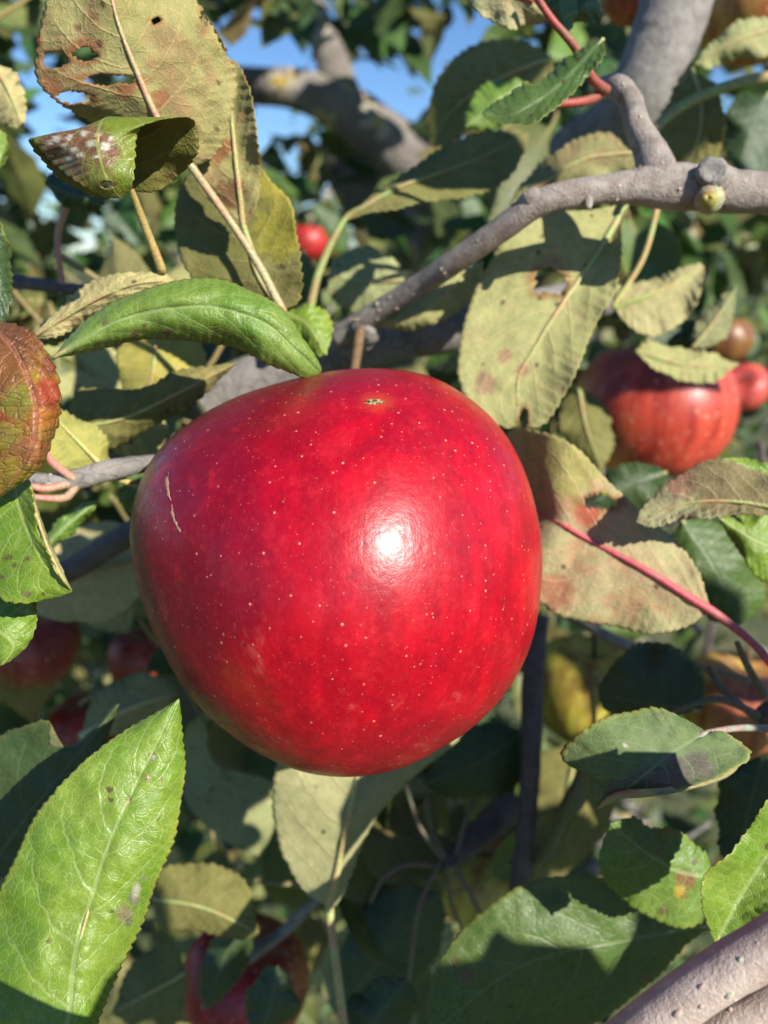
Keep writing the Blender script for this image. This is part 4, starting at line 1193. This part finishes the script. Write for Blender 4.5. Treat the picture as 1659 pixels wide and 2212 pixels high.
leaf([(760, 2260, .215), (830, 2180, .213), (880, 2110, .215)], [(740, 2180), (800, 2120)], [(860, 2250), (900, 2170)], 'top', 'dark', .004, .004, nu=60)
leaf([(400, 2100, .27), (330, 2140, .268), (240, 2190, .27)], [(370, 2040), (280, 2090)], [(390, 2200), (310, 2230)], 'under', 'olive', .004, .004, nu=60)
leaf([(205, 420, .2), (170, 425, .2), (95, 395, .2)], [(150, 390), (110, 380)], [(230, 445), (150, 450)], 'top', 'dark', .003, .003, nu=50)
N_HERO = N_LEAF


# ------------------------------------------------------------------ filler leaves of the same tree, each its own object
def proto_leaf(pal, seed, nu=22, nv=4):
    """unit leaf: base at 0, tip at +Y 1 m long (scaled per copy), top side to +Z"""
    rg = np.random.default_rng(seed)
    t = np.linspace(0, 1, nu + 1)
    w = (t ** .62) * ((1 - t) ** .8); w = w / w.max() * rg.uniform(.27, .34)
    fold, arch, curl = rg.uniform(.1, .55), rg.uniform(.1, .5), rg.uniform(-.2, .3)
    sv = np.linspace(-1, 1, 2 * nv + 1)
    T, S = np.meshgrid(t, sv, indexing='ij')
    saw = 1 + .05 * ((t * 17) % 1 - .5)
    Wd = (w * saw)[:, None]
    X = S * Wd * math.cos(fold) + curl * .15 * T ** 2
    Z = np.abs(S) * Wd * math.sin(fold) - arch * (T ** 2) * .6 + .03 * np.sin(T * 12 + seed) * S ** 2
    G = np.stack([X, T - .12 * arch * T ** 2, Z], -1)
    ns = len(sv); K = (nu + 1) * ns
    idx = np.arange(K).reshape(nu + 1, ns)
    q = np.stack([idx[:-1, :-1], idx[:-1, 1:], idx[1:, 1:], idx[1:, :-1]], -1).reshape(-1, 4)
    V = np.vstack([G.reshape(-1, 3), G.reshape(-1, 3) - np.array([0, 0, .005])])
    # stalk
    Vs, Fs = tube([np.array([.02, -.42, -.12]), np.array([0, -.2, -.03]), np.array([0, .02, -.004]), np.array([0, .5, -arch * .15 - .008])], [.017, .014, .013, .006], 6, steps=12)
    F = q.tolist() + (q[:, ::-1] + K).tolist() + [[i + 2 * K for i in f] for f in Fs]
    fm = [0] * len(q) + [1] * len(q) + [1] * len(Fs)
    tm, sm = (T * 60).ravel(), (S * Wd * 60).ravel()
    ct = colours(pal, tm, sm, T.ravel(), S.ravel(), seed, False)
    cu = colours(pal, tm, sm, T.ravel(), S.ravel(), seed + 1, True)
    p = PALS[pal]
    ks = len(Vs)
    tint = np.vstack([ct, cu, np.tile((.30, .25, .12), (ks, 1))])
    vein = np.vstack([np.tile(p[4], (K, 1)), np.tile(p[5], (K, 1)), np.tile((.3, .25, .12), (ks, 1))])
    me = bpy.data.meshes.new('leaf_blade')
    me.from_pydata(np.vstack([V, Vs]).tolist(), [], F)
    for m in (M_TOP, M_UND): me.materials.append(m)
    me.polygons.foreach_set('use_smooth', np.full(len(me.polygons), True))
    me.polygons.foreach_set('material_index', np.array(fm, np.int32))
    for nm, a in (('tint', tint), ('vein', vein), ('freckle', np.full((len(tint), 3), p[8]))):
        d = me.attributes.new(nm, 'FLOAT_COLOR', 'POINT')
        d.data.foreach_set('color', np.hstack([a, np.ones((len(a), 1))]).astype(np.float32).ravel())
    li = np.empty(len(me.loops), np.int32); me.loops.foreach_get('vertex_index', li)
    z0 = np.tile((30., 5.), (ks, 1))
    for nm, a in (('mm', np.vstack([np.tile(np.column_stack([tm, sm]), (2, 1)), z0])), ('ts', np.vstack([np.tile(np.column_stack([T.ravel(), S.ravel()]), (2, 1)), np.tile((.5, .5), (ks, 1))]))):
        l = me.uv_layers.new(name=nm)
        l.data.foreach_set('uv', a.astype(np.float32)[li].ravel())
    me.update()
    return me


PROTO = [proto_leaf(p, i * 7 + 3) for i, p in enumerate(['mid', 'olive', 'pale', 'green', 'dark', 'pale', 'olive', 'tan', 'mid', 'olive', 'dark', 'pale'])]
# openings through the crown where the sky stands
GAPS = [(570, 110, 80, 95), (640, 150, 40, 110), (800, 190, 48, 115), (70, 200, 60, 90), (110, 330, 80, 70), (330, 500, 110, 60), (230, 500, 50, 40), (560, 260, 45, 90),
        (1035, 75, 60, 60), (905, 250, 40, 90), (1100, 105, 30, 40), (1580, 210, 55, 60), (400, 545, 55, 40), (900, 480, 40, 25), (20, 130, 40, 60), (950, 130, 40, 80)]
KEEP = [(1410, 888, 180, 165, .42), (1606, 838, 60, 75, .66), (668, 524, 60, 70, .8), (1270, 1490, 120, 130, .36), (62, 1392, 120, 110, .39), (530, 2120, 130, 120, .33), (1561, 735, 60, 55, .54),
        (1625, 30, 110, 110, .36), (1040, 1900, 80, 90, .42), (720, 160, 110, 200, .95), (870, 330, 110, 110, .95), (325, 1425, 85, 70, .47), (190, 1570, 60, 70, .5)]


def blocked(x, y, d, m=0.0):
    for gx, gy, rx, ry in GAPS:
        if ((x - gx) / (rx + m)) ** 2 + ((y - gy) / (ry + m)) ** 2 < 1:
            return True
    for gx, gy, rx, ry, gd in KEEP:
        if d < gd and ((x - gx) / (rx + m * .6)) ** 2 + ((y - gy) / (ry + m * .6)) ** 2 < 1:
            return True
    return False


def rand_frame(rg):
    nrm = np.array([.45, -.6, .55]) + rg.normal(0, .55, 3)
    nrm /= np.linalg.norm(nrm)
    if rg.uniform() < .42: nrm = -nrm
    v = np.array([rg.normal(0, .8), rg.normal(0, .5), -0.5 + rg.normal(0, .6)])
    v -= nrm * (v @ nrm); v /= np.linalg.norm(v)
    return np.stack([np.cross(v, nrm), v, nrm], 1)


rg = np.random.default_rng(21)
placed = 0
while placed < 300 - N_HERO:
    d = rg.uniform(.29, .85) ** 1.0
    x, y = rg.uniform(-150, 1810), rg.uniform(-150, 2362)
    if placed % 3 == 0: x, y, d = rg.uniform(-60, 620), rg.uniform(600, 1750), rg.uniform(.25, .5)
    elif placed % 5 == 1: x, y, d = rg.uniform(380, 1250), rg.uniform(1650, 2300), rg.uniform(.26, .5)
    if y < 700 and rg.uniform() < .25: continue
    Lm = rg.uniform(.045, .07)
    if blocked(x, y, d, Lm / d * FPX * .30): continue
    Fm = rand_frame(rg)
    o = new_obj('leaf', PROTO[rg.integers(len(PROTO))], tree)
    w = at(x, y, d) - Fm[:, 1] * Lm * .45
    mw = Matrix.Identity(4)
    for i in range(3):
        for j in range(3): mw[i][j] = Fm[i, j] * Lm
        mw[i][3] = (w - TREE_POS)[i]
    o.matrix_local = mw
    placed += 1


for i in range(34):
    d = rg.uniform(.27, .8)
    x, y = rg.uniform(-50, 1700), rg.uniform(620 if i % 3 else 0, 2250)
    if blocked(x, y, d, 20): continue
    a = rg.uniform(-.9, .9) + (math.pi / 2 if i % 3 == 0 else 0)
    L_ = rg.uniform(130, 300) * .35 / d
    pts = [(x + math.cos(a) * L_ * k_, y - math.sin(a) * L_ * k_ + rg.normal(0, 12), d + rg.normal(0, .015)) for k_ in (-1, -.4, .3, 1)]
    r0 = rg.uniform(.0016, .0034) / d * FPX
    branch(pts, [r0, r0 * .85, r0 * .7, r0 * .5], (M_DARKTWIG, M_GREY, M_BARK)[i % 3], name='twig', seed=100 + i, n=8, bump=.12)


def leaf_cloud(pos, size, frames, cols, rg):
    """many small folded leaves as one mesh: six-sided blades, creased along the midrib"""
    tpl = np.array([[0, 0, 0], [.26, .3, .06], [.24, .62, .05], [0, 1, -.12], [-.24, .62, .05], [-.26, .3, .06], [0, .45, -.03]])
    fcs = np.array([[0, 1, 6], [1, 2, 6], [2, 3, 6], [3, 4, 6], [4, 5, 6], [5, 0, 6]])
    n = len(pos)
    V = np.einsum('nij,kj->nki', frames, tpl) * size[:, None, None] + pos[:, None, :]
    F = (fcs[None] + (np.arange(n) * 7)[:, None, None]).reshape(-1, 3)
    C = np.repeat(cols, 7, axis=0)
    return V.reshape(-1, 3), F, C


CP = np.array([(.05, .095, .025), (.04, .08, .03), (.075, .13, .03), (.10, .12, .03), (.17, .17, .06), (.21, .19, .08), (.06, .10, .03)])
rg = np.random.default_rng(5)
pos, fr = [], []
while len(pos) < 5200:
    d = rg.uniform(.75, 2.1)
    x, y = rg.uniform(-500, 2160), rg.uniform(-500, 2700)
    w = at(x, y, d)
    if w[2] < .35: continue
    if y < 620 and (blocked(x, y, d, 16) or rg.uniform() < .1): continue
    pos.append(w); fr.append(rand_frame(rg))
while len(pos) < 7400:
    d = rg.uniform(.6, 1.5)
    x, y = rg.uniform(-300, 1960), rg.uniform(-300, 950)
    if blocked(x, y, d, 18) or (y > 560 and rg.uniform() < .4): continue
    pos.append(at(x, y, d)); fr.append(rand_frame(rg))
V, F, C = leaf_cloud(np.array(pos), rg.uniform(.045, .075, len(pos)), np.array(fr), CP[rg.integers(len(CP), size=len(pos))] * rg.uniform(.8, 1.2, (len(pos), 1)), rg)
tag(mesh_obj('foliage', V, F, [M_FAR], tree, origin=TREE_POS, attrs={'tint': C}, smooth=False), kind='stuff')


# ------------------------------------------------------------------ trees of the next row
def far_tree(x, y, h, seed, label, n=2600):
    rg = np.random.default_rng(seed)
    b = np.array([x, y, 0.0])
    root = new_obj('apple_tree', None, loc=tuple(b))
    tag(root, label, 'tree', 'trees in the next row')
    parts = [tube([b, b + (.04, 0, h * .2), b + (.0, .05, h * .4)], [.11, .09, .07], 12, .15, seed)]
    ends = []
    for i in range(7):
        a = i * 2 * math.pi / 7 + rg.uniform(-.3, .3)
        e = b + np.array([math.cos(a) * h * .33, math.sin(a) * h * .33, h * rg.uniform(.55, .9)])
        m = (b + (0, 0, h * .35) + e) / 2 + rg.normal(0, .08, 3)
        parts.append(tube([b + (0, 0, h * .33), m, e], [.055, .035, .012], 8, .1, seed + i))
        ends += [m, e, (m + e) / 2]
    V, F = merge(parts)
    mesh_obj('trunk', V, F, [M_LIMB], root, origin=b)
    ends = np.array(ends)
    k = rg.integers(len(ends), size=n)
    pos = ends[k] + rg.normal(0, .30 * h / 3.2, (n, 3))
    V, F, C = leaf_cloud(pos, rg.uniform(.06, .10, n), np.array([rand_frame(rg) for _ in range(n)]), CP[rg.integers(len(CP), size=n)] * rg.uniform(.8, 1.3, (n, 1)), rg)
    tag(mesh_obj('crown', V, F, [M_FAR], root, origin=b, attrs={'tint': C}, smooth=False), kind='stuff')


far_tree(-1.0, 5.2, 2.3, 50, 'blurred apple tree in the next row left of the lichen covered limb')
far_tree(2.2, 5.5, 2.9, 51, 'blurred apple tree in the next row behind the right half of the picture')
far_tree(-3.6, 6.5, 2.0, 52, 'blurred low apple tree in the next row at the far left')


# ------------------------------------------------------------------ added leaves outside the frame, set along sun rays to cast shade
def shade_foliage():
    rg = np.random.default_rng(3)
    lit, shd = [], []

    def cs(x, y, d): return np.array([(x - 829.5) / FPX * d, -(y - 1106) / FPX * d, -d])
    for x, y, d, r in [(700, 1250, .13, .045), (850, 1100, .13, .04), (1000, 1300, .14, .04), (500, 1100, .15, .03), (700, 1550, .15, .035), (300, 680, .142, .03), (500, 680, .14, .03),
                       (650, 780, .142, .02), (80, 900, .12, .03), (60, 1230, .13, .02), (30, 1350, .14, .02), (250, 1700, .13, .03), (120, 1850, .128, .015), (330, 1650, .133, .02),
                       (250, 1850, .128, .012), (630, 1710, .21, .010), (670, 1890, .21, .006), (1400, 1250, .187, .022), (1250, 1000, .19, .02), (1350, 1600, .15, .02), (1260, 1620, .15, .015),
                       (1500, 1600, .15, .02), (1450, 1950, .17, .012), (1620, 1800, .15, .018), (1340, 2250, .119, .012), (1430, 2180, .118, .012), (1400, 2200, .119, .018), (1480, 2150, .118, .016), (1530, 2100, .117, .016), (1580, 2080, .116, .016), (1640, 2040, .115, .018), (1600, 2160, .12, .012),
                       (1100, 650, .204, .03), (1250, 550, .208, .03), (1200, 800, .204, .03), (1400, 640, .25, .02), (1450, 780, .26, .02), (1500, 410, .18, .02), (1200, 430, .18, .02), (1000, 560, .2, .02),
                       (250, 150, .153, .03), (450, 200, .165, .03), (200, 330, .14, .02), (500, 580, .18, .03), (600, 450, .18, .02), (1430, 120, .27, .03), (1150, 240, .172, .02), (1500, 1060, .16, .02),
                       (1620, 1190, .19, .012), (1420, 900, .33, .008), (1330, 860, .33, .008), (1500, 900, .33, .010), (1200, 1100, .195, .02), (450, 800, .184, .012), (150, 960, .175, .02), (330, 1000, .182, .02), (300, 620, .16, .02)]:
        lit.append(np.append(cs(x, y, d), r))
    for x in range(420, 1700, 55):
        for y in range(1680, 2260, 70):
            for d in (.20, .28, .38): shd.append(cs(x, y, d))
    for x in range(1200, 1700, 60):
        for y in range(1380, 1680, 60):
            for d in (.21, .28, .36): shd.append(cs(x, y, d))
    for x in range(-20, 320, 60):
        for y in (2080, 2140, 2200): shd.append(cs(x, y, .124))
    for x, y in ((1300, 790), (1290, 950), (1380, 970), (1400, 830), (1460, 930), (1540, 980)): shd.append(cs(x, y, .34))
    for x, y, d in ((1050, 180, .272), (1000, 250, .274), (1100, 150, .27), (1050, 350, .234), (960, 380, .23), (1100, 310, .236), (1510, 250, .243), (790, 1790, .207), (740, 1830, .208), (700, 1780, .208), (830, 1720, .207)): shd += [cs(x, y, d)] * 3
    for x in range(1480, 1700, 50):
        for y in range(440, 720, 60):
            for d in (.30, .42): shd.append(cs(x, y, d))
    lit += [np.append(cs(1215, 1440, .30), .008), np.append(cs(1230, 1540, .30), .008), np.append(cs(60, 1400, .33), .008), np.append(cs(110, 1440, .33), .008)]
    lit = np.array(lit); shd = np.array(shd); done = np.zeros(len(shd), bool)

    def dist(c, p):
        v = c - p; k = v @ SUN_C
        return np.where(k > 0, np.linalg.norm(v - np.outer(k, SUN_C), axis=1), 9)
    pos, size = [], []
    for it in range(40000):
        p = shd[rg.integers(len(shd))]
        t = rg.uniform(.05, .5)
        c = p + SUN_C * t + rg.normal(0, .004, 3)
        d = -c[2]
        m = .03
        if d > .02 and abs(c[0]) < .52 * d + m and abs(c[1]) < .695 * d + m: continue
        if np.linalg.norm(c) < .07: continue
        if d < .02 and abs(c[0]) < .05: continue
        if (dist(c, lit[:, :3]) < lit[:, 3] + .016).any(): continue
        n = (dist(c, shd) < .018) & ~done
        if n.sum() < 2: continue
        done |= n
        pos.append(c2w(c)); size.append(rg.uniform(.046, .058))
    for x, y, d_, t, r in ((800, 1748, .207, .146, .028), (860, 1715, .207, .15, .026)):  # added leaves that shade the tan leaf under the apple
        pos.append(c2w(cs(x, y, d_) + SUN_C * t)); size.append(r)
    first = len(pos)
    for x, y, t, r in ((40, 2200, .070, .026), (270, 2185, .070, .026), (150, 2330, .07, .034), (-60, 2120, .07, .03), (330, 2330, .07, .03)):  # added leaves stand in for the hand shading the lower-left leaf
        pos.append(c2w(cs(x, y, .124) + SUN_C * t)); size.append(r)
    print('shade leaves', len(pos), 'covered', done.mean())
    n = len(pos)

    def inside(p, r):
        q = (np.asarray(p) - CAM) @ ROT
        d = -q[2]
        if d < -r: return False
        return abs(q[0]) < .52 * (d + r) + r * .75 + .003 and abs(q[1]) < .695 * (d + r) + r * .75 + .003
    for i in range(n):
        q = (np.asarray(pos[i]) - CAM) @ ROT
        step = np.array([.002, 0, 0]) if abs(q[0]) * .695 > abs(q[1]) * .52 else np.array([0, -.002, 0])
        k = 0
        while inside(pos[i], size[i] * .5) and k < 60:
            pos[i] = np.asarray(pos[i]) + ROT @ step; k += 1
    fr = []
    for i in range(n):
        nrm = SUN_W + rg.normal(0, .22, 3); nrm /= np.linalg.norm(nrm)
        v = np.array([rg.normal(0, .7), rg.normal(0, .4), -.6]); v -= nrm * (v @ nrm); v /= np.linalg.norm(v)
        fr.append(np.stack([np.cross(v, nrm), v, nrm], 1))
        pos[i] = pos[i] - v * size[i] * .5
    V, F, C = leaf_cloud(np.array(pos), np.array(size), np.array(fr), CP[rg.integers(len(CP), size=n)], rg)
    tag(mesh_obj('foliage', V, F, [M_FAR], tree, origin=TREE_POS, attrs={'tint': C}, smooth=False), kind='stuff')  # unseen foliage, added only to block the sun


shade_foliage()
